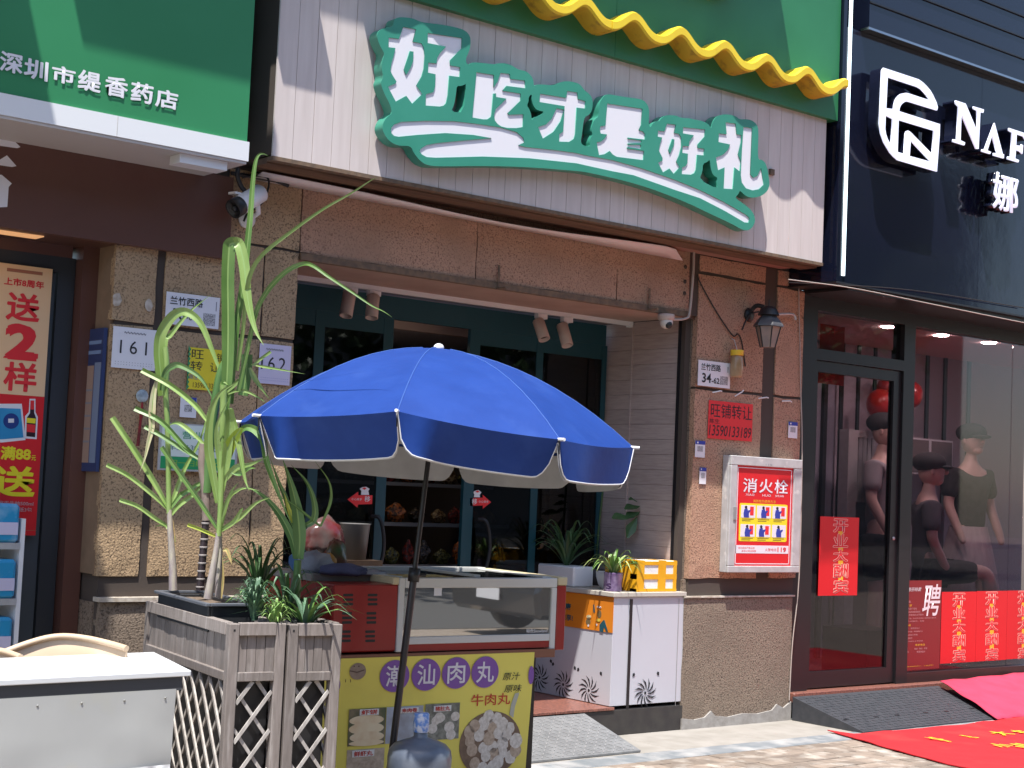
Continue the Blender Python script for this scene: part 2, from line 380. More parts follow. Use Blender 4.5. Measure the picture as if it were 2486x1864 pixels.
# lintel steel edge
P_('steel_edge', (4.39, -.012, 2.762), (7.46, .03, 2.80), METALR)
P_('soffit', (4.39, .03, 2.765), (7.47, .93, 2.79), SOFF)
P_('side_wall', (4.36, .06, .1), (4.40, 1.0, 2.77), CORE)
# timber cladding on the right cheek of the recess
P_('cheek_backing', (7.485, .06, .1), (7.56, .95, 2.765), CORE)
for k in range(25):
    z0 = .16+k*.1045
    for y0, y1 in ((.11, .555), (.572, .90)): P_('cladding_board', (7.472, y0, z0), (7.486, y1, min(z0+.1025, 2.76)), WOODC)
P_('trim_strip', (7.464, .557, .16), (7.474, .570, 2.74), WOODC); P_('corner_bead', (7.466, .098, .16), (7.49, .11, 2.76), BLACKM)
P_('corner_bead', (7.464, .90, .16), (7.49, .925, 2.76), METALR)
# raised floor of the entrance, riser
P_('floor_slab', (4.38, .0, -.2), (7.52, 3.9, .163), DARK)
for i in range(5): P_('floor_tile', (4.39+i*.5, -.02, .164), (4.885+i*.5, .8, .182), REDGR, .002)
P_('riser', (6.60, -.012, 0.002), (7.512, .0, .16), mat('dark_riser', (.035, .03, .03), (.05, .045, .04), 12, rough=.6))
# teal glazed doors
YD = .82; fd = FY(YD)
def td(n, u0, v0, u1, v1, w0=0., w1=.034, m=TEAL): return rect(n, fd, u0, v0, u1, v1, w0, w1, m, bld)
td('door_header', 4.39, 2.60, 7.42, 2.745)
for u0, u1 in ((4.39, 4.55), (5.0, 5.07), (5.51, 5.585), (6.205, 6.29), (6.785, 6.845), (7.395, 7.44)): td('door_stile', u0, .18, u1, 2.60, 0, .029)
for u0, u1 in ((4.55, 5.0), (5.07, 5.51), (6.29, 6.785), (6.845, 7.395)):
    td('door_rail', u0, 2.50, u1, 2.60, 0, .026); td('door_rail', u0, .18, u1, .34, 0, .026)
    td('pane', u0, .34, u1, 2.50, .018, .024, glass('shop_glass', dark=.42))
for u in (5.47, 6.32):
    pts = [fd.at(u, .98, .055), fd.at(u+.03, .99, .10), fd.at(u+.06, 1.1, .11), fd.at(u+.06, 1.22, .11), fd.at(u+.03, 1.33, .10), fd.at(u, 1.34, .055)]
    MB().tube(spline(pts, 4), .013, 8).build('door_handle', BLACK, bld)
# interior shell
P_('ceiling', (4.3, .95, 2.66), (7.5, 4.0, 2.70), mat('shop_ceiling', (.5, .47, .48), rough=.8)); P_('back_wall', (4.3, 3.9, .1), (7.5, 3.95, 2.7), mat('shop_backwall', (.10, .075, .06), (.05, .04, .04), 3, rough=.8))
P_('inner_wall', (4.3, .95, .1), (4.34, 3.95, 2.7), DARK); P_('inner_wall', (7.47, .95, .1), (7.5, 3.95, 2.7), mat('inner_grey', (.16, .14, .14), rough=.8))
fr2 = FY(2.0)
P_('ceiling_light', (5.9, 1.5, 2.652), (6.03, 1.62, 2.66), mat('downlight', (.9, .85, .8), emit=(1, .8, .55), estr=18.))
P_('ceiling_beam', (5.5, 1.25, 2.60), (7.1, 1.31, 2.655), mat('beam_tan', (.45, .33, .27), rough=.6))
# shop shelves with goods
WD = mat('dark_shelf_wood', (.06, .035, .02), (.035, .02, .012), 8, rough=.5)
AMB = [mat(n_, a_, b_, 55, rough=.22, bump=1., bscale=70, bdist=.01, lo=.42, hi=.58) for n_, a_, b_ in (('goods_amber', (.42, .11, .02), (.05, .02, .01)), ('goods_dark', (.06, .035, .02), (.015, .012, .01)), ('goods_olive', (.14, .12, .03), (.03, .03, .012)), ('goods_grey', (.20, .19, .17), (.06, .055, .05)), ('goods_red', (.26, .03, .02), (.05, .012, .01)), ('goods_cream', (.34, .22, .10), (.10, .05, .02)))]
sh = thing('display_shelf', 'dark stepped snack shelf behind the teal glass doors', 'shelf', (5.9, 1.6, .18))
for k, (y, z) in enumerate(((1.25, .72), (1.45, 1.0), (1.65, 1.28), (1.85, 1.56), (1.98, 1.86))):
    box('shelf_board', (4.6, y-.12, z-.02), (7.2, y+.12, z), WD, sh); box('price_rail', (4.6, y-.128, z-.022), (7.2, y-.121, z+.004), GREYPL, sh)
box('shelf_end', (4.56, 1.12, .18), (4.6, 2.12, 1.9), WD, sh); box('shelf_end', (7.2, 1.12, .18), (7.24, 2.12, 1.9), WD, sh)
BAGS = []; rr = random.Random(3); nb = 0; ORD = ['first', 'second', 'third', 'fourth', 'fifth', 'sixth', 'seventh', 'eighth', 'ninth', 'tenth', 'eleventh', 'twelfth', 'thirteenth', 'fourteenth', 'fifteenth', 'sixteenth', 'seventeenth', 'eighteenth', 'nineteenth', 'twentieth', 'twenty-first', 'twenty-second', 'twenty-third', 'twenty-fourth', 'twenty-fifth', 'twenty-sixth']
CN_ = {'goods_amber': 'amber', 'goods_dark': 'near-black', 'goods_olive': 'olive', 'goods_grey': 'grey', 'goods_red': 'dark red', 'goods_cream': 'cream'}
for k, (y, z) in enumerate(((1.25, .72), (1.45, 1.0), (1.65, 1.28), (1.85, 1.56), (1.98, 1.86))):
    x = 4.68; kk_ = 0
    while x < 7.1:
        wd = rr.uniform(.10, .17); h = rr.uniform(.11, .2); m = rr.choice(AMB)
        if not BAGS:
            from mathutils import noise as ns
            for q_i in range(6):
                mb = MB().ball((0, 0, 0), .5, 14, (1, .7, 1)); vv_ = []
                for v in mb.v:
                    v = V(v); k_ = 1+.35*ns.noise(v*3+V((q_i*7, 0, 0)))+.2*ns.noise(v*9+V((q_i*3, 1, 0))); pin = 1-.45*max(0, v.z-.15)/.35; vv_.append((v.x*k_*pin, v.y*k_*pin, max(v.z, -.42)*(1+.15*ns.noise(v*5))+.42))
                me = bpy.data.meshes.new('snack_bag'); me.from_pydata(vv_, [], mb.f); me.update(); BAGS.append(me)
        me = rr.choice(BAGS); o = bpy.data.objects.new('snack_bag', me); COL.objects.link(o); o.location = (x+wd/2, y-.02, z+.001); o.scale = (wd*.95, wd*.9, h); o.rotation_euler.z = rr.uniform(-.5, .5)
        if not me.materials: me.materials.append(m)
        o.material_slots[0].link = 'OBJECT'; o.material_slots[0].material = m
        tag(o, CN_[m.name]+' snack bag, '+ORD[kk_]+' from the left on the '+['lowest', 'lower', 'middle', 'upper', 'top'][k]+' step of the shop shelf', 'snack bag', 'snack bags on the stepped shelf'); x += wd+rr.uniform(.01, .04); nb += 1; kk_ += 1
bl = MB().ball((6.55, 1.08, 1.0), .11, 16).build('round_jar', mat('black_jar', (.01, .009, .009), rough=.15)); tag(bl, 'round black jar low behind the third teal door', 'jar')
# arrow stickers on the glass
c9 = crop(680, 1080, 4.88); c10 = crop(1100, 1080, 3.95)
for side, c, arr, txt, t2, body in ((0, c9, [(800, 645), (925, 555), (925, 595), (1095, 598), (1090, 700), (925, 705), (915, 740)], '移', ((1000, 605), (1070, 675)), ((845, 625), (970, 660))),
                         (1, c10, [(365, 548), (285, 478), (287, 505), (163, 510), (163, 585), (287, 580), (285, 612)], '移', ((180, 515), (232, 572)), ((245, 530), (340, 558)))):
    st = thing('arrow_sticker', ('red arrow sticker pointing left' if side == 0 else 'red arrow sticker pointing right')+' on the teal door glass, reading 移', 'sticker', pY(c(arr[0])[0], YD-.03))
    f2 = FY(YD-.026)
    pshape('arrow', f2, [c(*arr)], 0, .003, RED, st)
    ptext(txt, f2, c(t2[0])[0], c(t2[1])[0], .0045, WHITE, st, bold=.01); ptext('小心夹手', f2, c(body[0])[0], c(body[1])[0], .0045, WHITE, st)
    if side == 0: q = [(960, 590), (965, 545), (945, 520), (975, 500), (1020, 495), (1060, 520), (1045, 545), (1055, 592)]; q2 = [(975, 515), (1000, 502), (1025, 515), (1000, 532)]
    else: q = [(200, 500), (205, 475), (190, 452), (225, 435), (245, 432), (272, 455), (255, 478), (258, 502)]; q2 = [(215, 447), (235, 436), (255, 447), (235, 457)]
    pshape('chef_figure', f2, [c(*q)], 0, .003, WHITE, st); pshape('hat_band', f2, [c(*q2)], .003, .005, RED, st)

# ================================================================== MAIN SIGN: plank board
board = thing('plank_signboard', 'off-white vertical plank signboard above the blue umbrella', 'sign board', (6.2, -.2, 3.22))
XL, XR, YP = 3.975, 8.388, -.36
box('board_backing', (XL+.01, YP+.014, 3.235), (XR-.01, .0, 4.9), CORE, board)
npl = 37; pw = (XR-XL)/npl
for i in range(npl):
    box('plank', (XL+i*pw+.0016, YP+random.uniform(0, .0012), 3.222), (XL+(i+1)*pw-.0016, YP+.013, 4.32), WHITE_P, board)
box('bottom_trim', (XL, YP-.006, 3.200), (XR, YP+.05, 3.2215), METALR, board)
box('bottom_board', (XL, YP+.05, 3.19), (XR, YP+.20, 3.222), mat('brown_ply', (.16, .09, .05), (.09, .05, .03), 6, rough=.8, stretch=(.4, 4, 4)), board)
box('bottom_board', (XL+.1, YP+.2, 3.205), (XR-.02, -.0, 3.222), mat('soffit_rose', (.30, .17, .13), (.24, .13, .1), 5, rough=.8), board)
# sagging pale soffit strip
c2 = crop(600, 0, 2.7657); c3 = crop(1300, 0, 2.37)
mb = MB(); n = 24; xs = [4.06+(7.36-4.06)*i/n for i in range(n+1)]; vs = []
for i, x in enumerate(xs):
    t = i/n; wv = .008*sin(t*9); y1 = -.005; y0 = -.12-.03*sin(t*3.1)+(.11*max(0, t-.93)/.07)
    z0 = 3.185-.035*sin(pi*min(1, t*1.05))+wv; z1 = 3.12+.02*(1-t)
    if i == n: z0 = 3.14; z1 = 3.135
    vs += [V((x, y0, z0)), V((x, y1, z1+.02))]
mb.add(vs, [(2*i, 2*i+2, 2*i+3, 2*i+1) for i in range(n)], True)
o = mb.build('soffit_sheet', ACM, board); sd = o.modifiers.new('s', 'SOLIDIFY'); sd.thickness = .004
box('foam_edge', (XR+.001, YP+.03, 3.24), (XR+.03, -.01, 4.22), mat('gold_foam', (.62, .50, .20), (.35, .26, .1), 30, rough=.9, bump=.8, bscale=30), board)
# ================================================================== green sheet with yellow waves
roof = thing('green_roof_sign', 'green sheet fascia with yellow wavy tile trim above the plank board', 'sign board', (6.2, -.2, 4.24))
box('green_sheet', (3.975, -.402, 4.236), (6.31, -.0, 7.5), SHEET_G, roof); box('green_sheet', (6.313, -.402, 4.236), (8.455, -.0, 7.5), SHEET_G, roof)
def wave(x0, x1, zc, name, yb=-.403, yf=-.56, amp=.048, th=.066, ph=6.332, per=.4048):
    n = int((x1-x0)/per*20); mb = MB(); vs = []
    for i in range(n+1):
        x = x0+(x1-x0)*i/n; a = 2*pi*(x-ph)/per
        z = zc+amp*(cos(a)+.12*cos(2*a))-(.0)
        dz = -amp*(sin(a)+.24*sin(2*a))*2*pi/per; nz = 1/sqrt(1+dz*dz)*1.0; k = 1+.25*(1/nz-1)
        t = th*k/2
        # front face bevelled, underside recessed
        vs += [V((x, yb, z+t)), V((x, yf+.02, z+t)), V((x, yf, z+t-.012)), V((x, yf, z-t+.010)), V((x, yf+.015, z-t)), V((x, yb, z-t))]
    for i in range(n):
        b = i*6
        pass
    for k in range(4): mb.add([vs[i*6+kk] for i in range(n+1) for kk in (k, (k+1) % 6)], [(2*i, 2*i+2, 2*i+3, 2*i+1) for i in range(n)], True)
    mb.add(vs[:6], [tuple(range(5, -1, -1))]); mb.add(vs[-6:], [tuple(range(6))])
    o = mb.build(name, YEL, roof)
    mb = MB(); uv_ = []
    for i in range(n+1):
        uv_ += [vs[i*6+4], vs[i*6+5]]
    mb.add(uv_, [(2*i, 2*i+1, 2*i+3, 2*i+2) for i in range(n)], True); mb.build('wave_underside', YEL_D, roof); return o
wave(4.40, 6.132, 4.409, 'wave_trim'); wave(6.14, 8.37, 4.409, 'wave_trim')
wave(4.6, 7.31, 4.91, 'wave_trim', ph=7.43)

# ================================================================== green cloud board with recessed white characters
WF = -.36-.105; fc = FY(WF)
R1 = crop(880, 20, 7.373); R2 = crop(1130, 120, 6.9125); R3 = crop(1420, 200, 7.373); R4 = crop(1640, 260, 5.027); R5 = crop(900, 230, 4.424)
outline = R5((250, 185))+R1((310, 1370), (375, 1225), (345, 1100), (350, 950), (400, 820), (330, 700), (285, 600), (255, 480), (300, 390), (400, 345), (540, 335), (560, 240), (600, 170), (700, 155), (900, 175), (1050, 250), (1400, 285), (1700, 345), (1850, 400), (1930, 500), (1940, 620), (1915, 760), (1840, 920), (1885, 1020)) \
    + R2((110, 210), (300, 225), (480, 250), (520, 235), (620, 225), (740, 245), (830, 300), (900, 340), (1000, 355), (1080, 410), (1140, 500), (1150, 630), (1200, 575), (1480, 605), (1560, 560), (1660, 530), (1780, 535), (1920, 575), (2000, 690), (2080, 740), (2140, 840), (2130, 1000), (2080, 1100), (1990, 1130), (1960, 1400), (1925, 1595), (2095, 1635)) \
    + R3((85, 1080), (100, 1000), (145, 925), (110, 860), (150, 700), (200, 640), (245, 610), (250, 450), (280, 330), (360, 210), (480, 215), (600, 240), (760, 265), (1000, 295), (1090, 350), (1150, 460), (1150, 600), (1140, 750), (1175, 810), (1220, 720), (1290, 690), (1340, 690), (1370, 630), (1460, 580), (1640, 590), (1700, 630), (1880, 640)) \
    + R4((200, 145), (300, 160), (400, 200), (435, 265), (450, 190), (490, 120), (560, 90), (640, 85), (740, 110), (780, 150), (860, 145), (940, 160), (1000, 220), (1015, 300), (1000, 640), (1060, 640), (1110, 700), (1140, 850), (1150, 980), (1080, 1070), (960, 1110), (860, 1090), (785, 1010), (770, 1060), (720, 1105), (850, 1190), (930, 1260), (975, 1350), (960, 1440), (900, 1505), (820, 1500), (700, 1430), (400, 1290), (100, 1145)) \
    + c3((600, 1060), (300, 990)) + R5((2212, 818), (1700, 775), (1200, 762), (760, 770), (620, 760), (540, 720), (460, 620), (430, 545), (300, 550), (200, 500), (130, 400), (125, 320), (170, 240))
hole1 = R1((1690, 1385), (1760, 1390), (1820, 1370), (1860, 1340))+R5((1000, 192), (862, 180), (895, 110), (915, 0))
hole2 = R2((1115, 735), (1110, 860), (1160, 980), (1220, 1020), (1330, 1045), (1240, 1110), (1150, 1140), (1110, 1195), (1105, 1100), (1075, 1000), (1030, 940), (1060, 870), (1060, 800))
hole3 = R4((420, 635), (430, 750), (460, 830), (515, 860), (500, 920), (515, 1000), (290, 885), (330, 780), (335, 690), (385, 670))
nv1 = R1((730, 332), (962, 372), (905, 595), (1060, 625), (1100, 700), (1118, 850), (1100, 1080), (1060, 1220), (970, 1380), (1080, 1530), (890, 1707), (785, 1565), (597, 1668), (470, 1430), (460, 1400), (590, 1345), (610, 1310), (540, 1200), (500, 1120), (520, 980), (560, 850), (590, 710), (465, 695), (470, 520), (655, 545))
is1 = R1((850, 765), (915, 775), (905, 950), (860, 1070), (785, 1190), (745, 1100))
zi1 = R1((1170, 440), (1785, 530), (1775, 720), (1570, 930), (1572, 1020), (1750, 1050), (1742, 1230), (1555, 1205), (1530, 1560), (1497, 1700))+R5((785, 115), (740, 125), (590, 115))+R1((1135, 1540), (1270, 1500), (1300, 1400), (1310, 1180), (1170, 1150), (1180, 970), (1325, 985), (1340, 880), (1390, 800), (1495, 685), (1165, 620))
chi = R2((185, 380), (478, 425), (475, 635), (540, 540), (590, 390), (745, 410), (755, 490), (1000, 520), (1010, 650), (690, 610), (625, 690), (930, 740), (925, 860), (710, 1070), (740, 1095), (975, 1085), (965, 1300), (850, 1318), (700, 1315), (600, 1290), (540, 1250), (495, 1190), (480, 1100), (510, 1000), (690, 825), (515, 795), (515, 735), (470, 740), (440, 1090), (430, 1130), (370, 1170), (300, 1172), (115, 1140))
cai1 = R2((1255, 740), (1690, 810), (1710, 695), (1880, 720), (1890, 830), (2015, 865), (2010, 990), (1870, 975), (1845, 1420), (1820, 1500), (1740, 1550), (1575, 1545), (1575, 1420), (1640, 1380), (1665, 950), (1240, 880))
cai2 = R2((1530, 985), (1660, 1010), (1600, 1200), (1480, 1380), (1300, 1495), (1220, 1300), (1350, 1260), (1450, 1160))
shi = R3((400, 375), (1030, 470), (1010, 760), (970, 850), (1040, 875), (1080, 920), (1075, 1022), (770, 986), (770, 1006), (1015, 1038), (1010, 1085), (770, 1090), (772, 1112), (1005, 1115), (1003, 1192), (760, 1156), (760, 1182), (1060, 1225), (1045, 1390), (570, 1330), (500, 1290), (445, 1225), (360, 1280), (255, 1300), (210, 1070), (280, 1060), (350, 1010), (400, 930), (285, 915), (268, 850), (280, 785), (368, 770))
nv2 = R3((1470, 735), (1630, 755), (1600, 905), (1690, 920), (1725, 980), (1730, 1150), (1690, 1300), (1640, 1420), (1705, 1515), (1590, 1635), (1515, 1540), (1400, 1610), (1310, 1435), (1390, 1400), (1390, 1350), (1325, 1220), (1345, 1100), (1385, 985), (1305, 970), (1310, 860), (1425, 875))
is2 = R3((1565, 1010), (1605, 1020), (1590, 1130), (1525, 1280), (1500, 1210))
zi2 = R3((1760, 800), (2155, 840), (2145, 970), (2020, 1110), (2020, 1170), (2140, 1185), (2130, 1305), (2010, 1295), (1990, 1560), (1960, 1620), (1900, 1650), (1735, 1640), (1740, 1520), (1800, 1500), (1835, 1440), (1845, 1275), (1745, 1260), (1750, 1135), (1860, 1140), (1870, 1060), (1950, 945), (1755, 910))
li1 = R4((612, 185), (735, 200), (748, 330), (805, 340), (800, 430), (765, 580), (800, 660), (785, 785), (720, 735), (700, 1000), (588, 993), (600, 735), (520, 770), (492, 615), (580, 580), (640, 520), (668, 455), (525, 425), (530, 320), (625, 330))
li2 = R4((830, 240), (938, 255), (915, 820), (950, 860), (1000, 840), (1045, 740), (1080, 945), (1020, 1000), (940, 1015), (860, 990), (810, 920), (797, 830), (812, 500))
und = R5((218, 380), (225, 350), (250, 320), (330, 290), (600, 278), (900, 283), (1130, 310), (1400, 350), (1570, 400), (1640, 460), (1655, 510), (1590, 540), (1660, 560), (2000, 595), (2212, 625))+R3((0, 1300), (500, 1390), (1000, 1530), (1350, 1650))+R4((0, 888), (300, 1010), (600, 1160), (860, 1310), (895, 1340), (905, 1370), (890, 1410), (840, 1405), (600, 1265), (300, 1110), (0, 1012))+R3((870, 1659), (500, 1590), (0, 1480))+R5((2212, 735), (1700, 680), (1200, 662), (700, 675), (600, 668), (550, 640), (526, 610), (535, 580), (600, 540), (700, 520), (1000, 490), (1300, 465), (1100, 430), (800, 410), (500, 430), (300, 450), (250, 440), (222, 410))
cl = thing('cloud_sign', 'green cloud-shaped board with recessed white characters 好吃才是好礼 on the planks', 'sign', (6.2, WF, 3.4))
ol = smooth_loop(outline, 2); holes = [smooth_loop(h, 1) for h in (hole1, hole2, hole3)]
letters = [nv1, zi1, chi, cai1, cai2, shi, nv2, zi2, li1, li2, und]
pshape('face', fc, [ol]+holes+letters+[is1, is2], -.008, .0, CLOUD_G, cl)
pshape('body', fc, [ol]+holes, -.085, -.0085, CLOUD_G, cl)
for L, isl, nm in ((nv1, is1, 'character_stroke'), (zi1, None, 'character_stroke'), (chi, None, 'character'), (cai1, None, 'character_stroke'), (cai2, None, 'character_stroke'), (shi, None, 'character'), (nv2, is2, 'character_stroke'), (zi2, None, 'character_stroke'), (li1, None, 'character_stroke'), (li2, None, 'character_stroke'), (und, None, 'underline')):
    f9 = FY(WF); lo = [[f9.uv(p, 0) for p in L]]+([[f9.uv(p, 0) for p in isl]] if isl else [])
    shape(nm, lo, f9.M(), -.0083, -.0060, LETTER_W, cl)
for x in (4.9, 6.0, 7.0, 7.8): box('bracket', (x, WF+.086, 3.75), (x+.04, YP-.001, 3.79), METALR, cl)

# ================================================================== pharmacy sign (left)
ph = thing('pharmacy_sign', 'large green pharmacy sign with white trim at top left', 'sign board', (2.5, -.3, 3.1))
YG = -.49; XG = 3.752; fg = FY(YG)
box('green_panel', (-4, YG, 3.235), (XG, 0, 5.6), PHARM_G, ph)
box('bottom_trim', (-4, YG-.012, 3.135), (XG+.008, -.0, 3.234), TRIMW, ph); box('bottom_return', (-4, YG-.006, 3.120), (XG, -.02, 3.134), TRIMU, ph)
box('panel_seam', (3.05, YG-.0135, 3.136), (3.052, YG-.0125, 3.233), TRIMU, ph)
c1 = crop(0, 0, 2.37)
for ch, a, b in (('深', (0, 290), (130, 430)), ('圳', (140, 330), (275, 470)), ('市', (300, 370), (432, 492)), ('缇', (450, 395), (580, 537)), ('香', (605, 430), (735, 568)), ('药', (755, 465), (880, 602)), ('店', (895, 505), (1022, 635))):
    ptext(ch, fg, c1(a)[0], c1(b)[0], .006, LETTER_W, ph, bold=.028, name='letter')
box('light_box', (2.2, YG-.06, 3.74), (pY(c1((45, 0))[0], YG-.06).x, YG-.001, 3.95), mat('sign_box_cream', (.75, .7, .6), rough=.5), ph)
# box under the trim at its right end
box('junction_box', (3.40, YG+.02, 3.075), (3.66, YG+.13, 3.119), TRIMW, ph)
# brown fascia of the pharmacy
pf = thing('pharmacy_facade', 'brown panelled pharmacy front with dark framed glass door, left edge', 'shop front', (2.5, 0, 0))
box('fascia', (-4, -.045, 2.70), (3.93, -.001, 3.14), BROWN, pf)
box('soffit', (-4, .0, 2.70), (3.31, .5, 2.715), BROWN2, pf) 
box('jamb_panel', (3.225, .20, 0.02), (3.318, .60, 2.70), BROWN, pf)
f_l = FY(.30); YLd = .30
box('transom_panel', (-4, .28, 2.64), (3.2, .34, 2.70), BROWN, pf)
box('warm_light', (2.3, .05, 2.694), (2.95, .16, 2.699), mat('warm_strip', (.5, .3, .15), emit=(1, .5, .22), estr=.35), pf)
box('door_frame', (3.13, YLd-.02, .05), (3.22, YLd+.05, 2.64), DARKF, pf); box('door_frame', (-1, YLd-.02, 2.56), (3.13, YLd+.05, 2.64), DARKF, pf)
box('door_stile', (3.05, YLd+.0, .05), (3.125, YLd+.04, 2.555), mat('blue_grey_frame', (.07, .085, .10), rough=.4), pf)
box('pane', (1.0, YLd+.01, .1), (3.05, YLd+.016, 2.555), glass('dark_glass', dark=.35), pf)
box('inner_wall', (-3, 2.0, 0), (3.2, 2.05, 2.7), DARK, pf); box('lower_panel', (2.2, YLd-.002, .05), (3.05, YLd+.006, 1.22), mat('grey_lower_panel', (.30, .32, .32), rough=.3), pf)
box('ledge_floor', (-3, .05, 0), (3.3, 2.0, .06), CONC, pf)
# white raised arrow sign on the fascia at the left edge
fb = FY(-.046)
aw = thing('raised_symbol', 'white raised symbol cut by the left edge, on the brown fascia', 'sign', pY((10, 400), -.05))
for L in (((-60, 860), (-20, 800), (45, 775), (118, 845), (100, 852), (0, 838)), ((-60, 950), (-20, 930), (40, 893), (95, 955), (70, 960), (0, 950)), ((-60, 1000), (10, 1005), (68, 1055), (50, 1075), (42, 1190), (-60, 1195))):
    pshape('stroke', fb, [c1(*L)], -.04, .0, LETTER_W, aw)

# ================================================================== CLOTHES SHOP (right)
c5 = crop(1900, 700, 2.765); c6r = crop(1900, 1264, 2.765); R6 = crop(2100, 130, 4.047)
cs = thing('clothes_shop', 'black glossy clothes shop front with glazed door and display window, right edge', 'shop front', (9.5, .1, 0))
def Q(n, lo, hi, m, b=0.): return box(n, lo, hi, m, cs, b)
Q('fascia_panel', (8.458, -.40, 3.10), (10.18, -.0, 4.93), BLACKG); Q('fascia_panel', (10.183, -.40, 3.10), (14, -.0, 4.93), BLACKG)
Q('fascia_edge', (8.458, -.43, 3.085), (14, .02, 3.098), BLACKM); Q('edge_post', (8.462, -.425, 3.10), (8.50, -.401, 6.0), BLACKG)
Q('upper_cabinet', (8.70, -.46, 4.95), (14, .0, 6.5), BLACKG); Q('cabinet_trim', (8.68, -.475, 4.932), (14, -.40, 4.949), mat('chrome_trim', (.4, .4, .42), rough=.25, metal=1.))
for z in (5.13, 5.30, 5.47): Q('cabinet_rail', (8.70, -.472, z), (14, -.461, z+.012), BLACKM)
Q('soffit', (8.64, -.39, 3.06), (14, .12, 3.084), BLACKM)
Q('jamb', (8.645, .04, .0), (8.84, .16, 3.06), BLACKM); Q('head', (8.84, .05, 2.965), (14, .16, 3.06), BLACKM)
Q('mullion', (9.895, .05, .19), (10.035, .16, 2.965), BLACKM); Q('transom', (8.84, .05, 2.60), (9.895, .15, 2.682), BLACKM)
Q('sill', (10.035, .05, .19), (14, .15, .262), mat('maroon_frame', (.035, .016, .016), rough=.35))
Q('threshold', (8.62, -.03, .12), (14, .17, .187), REDGR, .004)
FG = glass('window_glass', tint=(.88, .80, .84), dark=.80)
Q('pane', (8.84, .09, 2.682), (9.895, .096, 2.965), FG); Q('pane', (10.035, .09, .262), (11.43, .096, 2.965), FG); Q('pane', (11.436, .09, .262), (14, .096, 2.965), FG)
dr = box('door', (8.842, .07, .20), (8.895, .12, 2.595), BLACKM, cs)
for lo, hi in (((8.895, .07, 2.515), (9.80, .12, 2.595)), ((8.80+.095, .07, .20), (9.80, .12, .315)), ((9.80, .07, .20), (9.892, .12, 2.595))): box('door_rail', lo, hi, BLACKM, cs)
Q('pane', (8.895, .09, .315), (9.80, .096, 2.515), FG)
MB().lathe([(0, 0), (.014, 0), (.014, .006), (0, .006)], (9.845, .069, 1.3), 12, (0, -1, 0)).build('lock', ALU, cs)
# interior of the shop
Q('ceiling', (8.66, .165, 3.0), (14, 2.6, 3.04), mat('bounce_ceiling', (.72, .50, .48), rough=.8)); Q('floor', (8.66, .17, .0), (14, 2.6, .18), mat('shop_floor', (.18, .15, .15), rough=.5))  # red bounce from the carpet is put into the ceiling colour
Q('back_wall', (8.66, 1.62, .18), (11.0, 1.66, 3.0), mat('grey_violet_wall', (.36, .35, .42), (.28, .27, .34), 2, rough=.7, stretch=(5, 1, .3))); Q('back_wall', (11.0, 1.60, .18), (14, 1.64, 3.0), mat('mauve_wall', (.40, .35, .40), rough=.7))
Q('side_wall', (8.66, .165, .18), (8.70, 1.62, 3.0), DARK)
for x in (510, 620, 740): P = pY(c5((x, 420))[0], 1.6); Q('batten', (P.x-.02, 1.585, .18), (P.x+.02, 1.62, 3.0), BLACKM)
for x in (285, 390, 965, 1085, 1245): P = pY(c5((x, 700))[0], 1.6); Q('batten', (P.x-.025, 1.585, .18), (P.x+.025, 1.62, 3.0), BLACKM)
DL = mat('downlight2', (.9, .8, .7), emit=(1, .84, .80), estr=150.)
for q in ((715, 258), (1065, 315), (1385, 365)):
    P = pZ(c5(q)[0], 2.998); MB().lathe([(0, 0), (.055, 0), (.06, .002)], (P.x, P.y, 2.993), 16).build('downlight', DL, cs)
# neon strip
ne = box('neon_strip', (8.548, -.412, 3.15), (8.572, -.4005, 5.6), mat('neon', (.9, .95, 1), emit=(.72, .93, 1), estr=1.6)); tag(ne, 'thin upright glowing white neon strip beside the black fascia', 'light strip')
# logo and letters
LOGO = mat('white_acrylic', (.72, .74, .82), rough=.4, emit=(.72, .76, 1), estr=.42)  # white faces with a weak emission of their own
fs_ = FY(-.56)
lg = thing('shop_logo', 'large glowing white leaf-like line logo on the black fascia', 'logo', pY(R6((430, 650))[0], -.5))
outer = R6((185, 138), (530, 252), (575, 285), (610, 320), (645, 362), (670, 405), (705, 480), (717, 525), (710, 557), (430, 470), (405, 468), (385, 478), (365, 492), (352, 510), (342, 535), (338, 565), (738, 692), (735, 800), (708, 1158), (325, 1045), (285, 1010), (250, 970), (190, 870), (158, 780), (145, 680), (150, 600), (160, 350), (170, 160))
h1 = R6((225, 230), (515, 325), (550, 345), (580, 375), (610, 410), (640, 458), (430, 390), (405, 384), (380, 388), (355, 395), (335, 410), (315, 432), (300, 460), (290, 500), (285, 545), (210, 535))
h2 = R6((205, 605), (275, 640), (262, 905), (225, 840), (208, 790), (200, 740)); h3 = R6((332, 650), (680, 755), (665, 990), (450, 770), (425, 755), (408, 765), (400, 785), (388, 985), (322, 965)); h4 = R6((452, 850), (650, 1062), (440, 1005))
pshape('face', fs_, [outer, h1, h2, h3, h4], -.012, 0, LOGO, lg); pshape('side_wall', fs_, [outer, h1, h2, h3, h4], -.12, -.0125, BLACKG, lg)
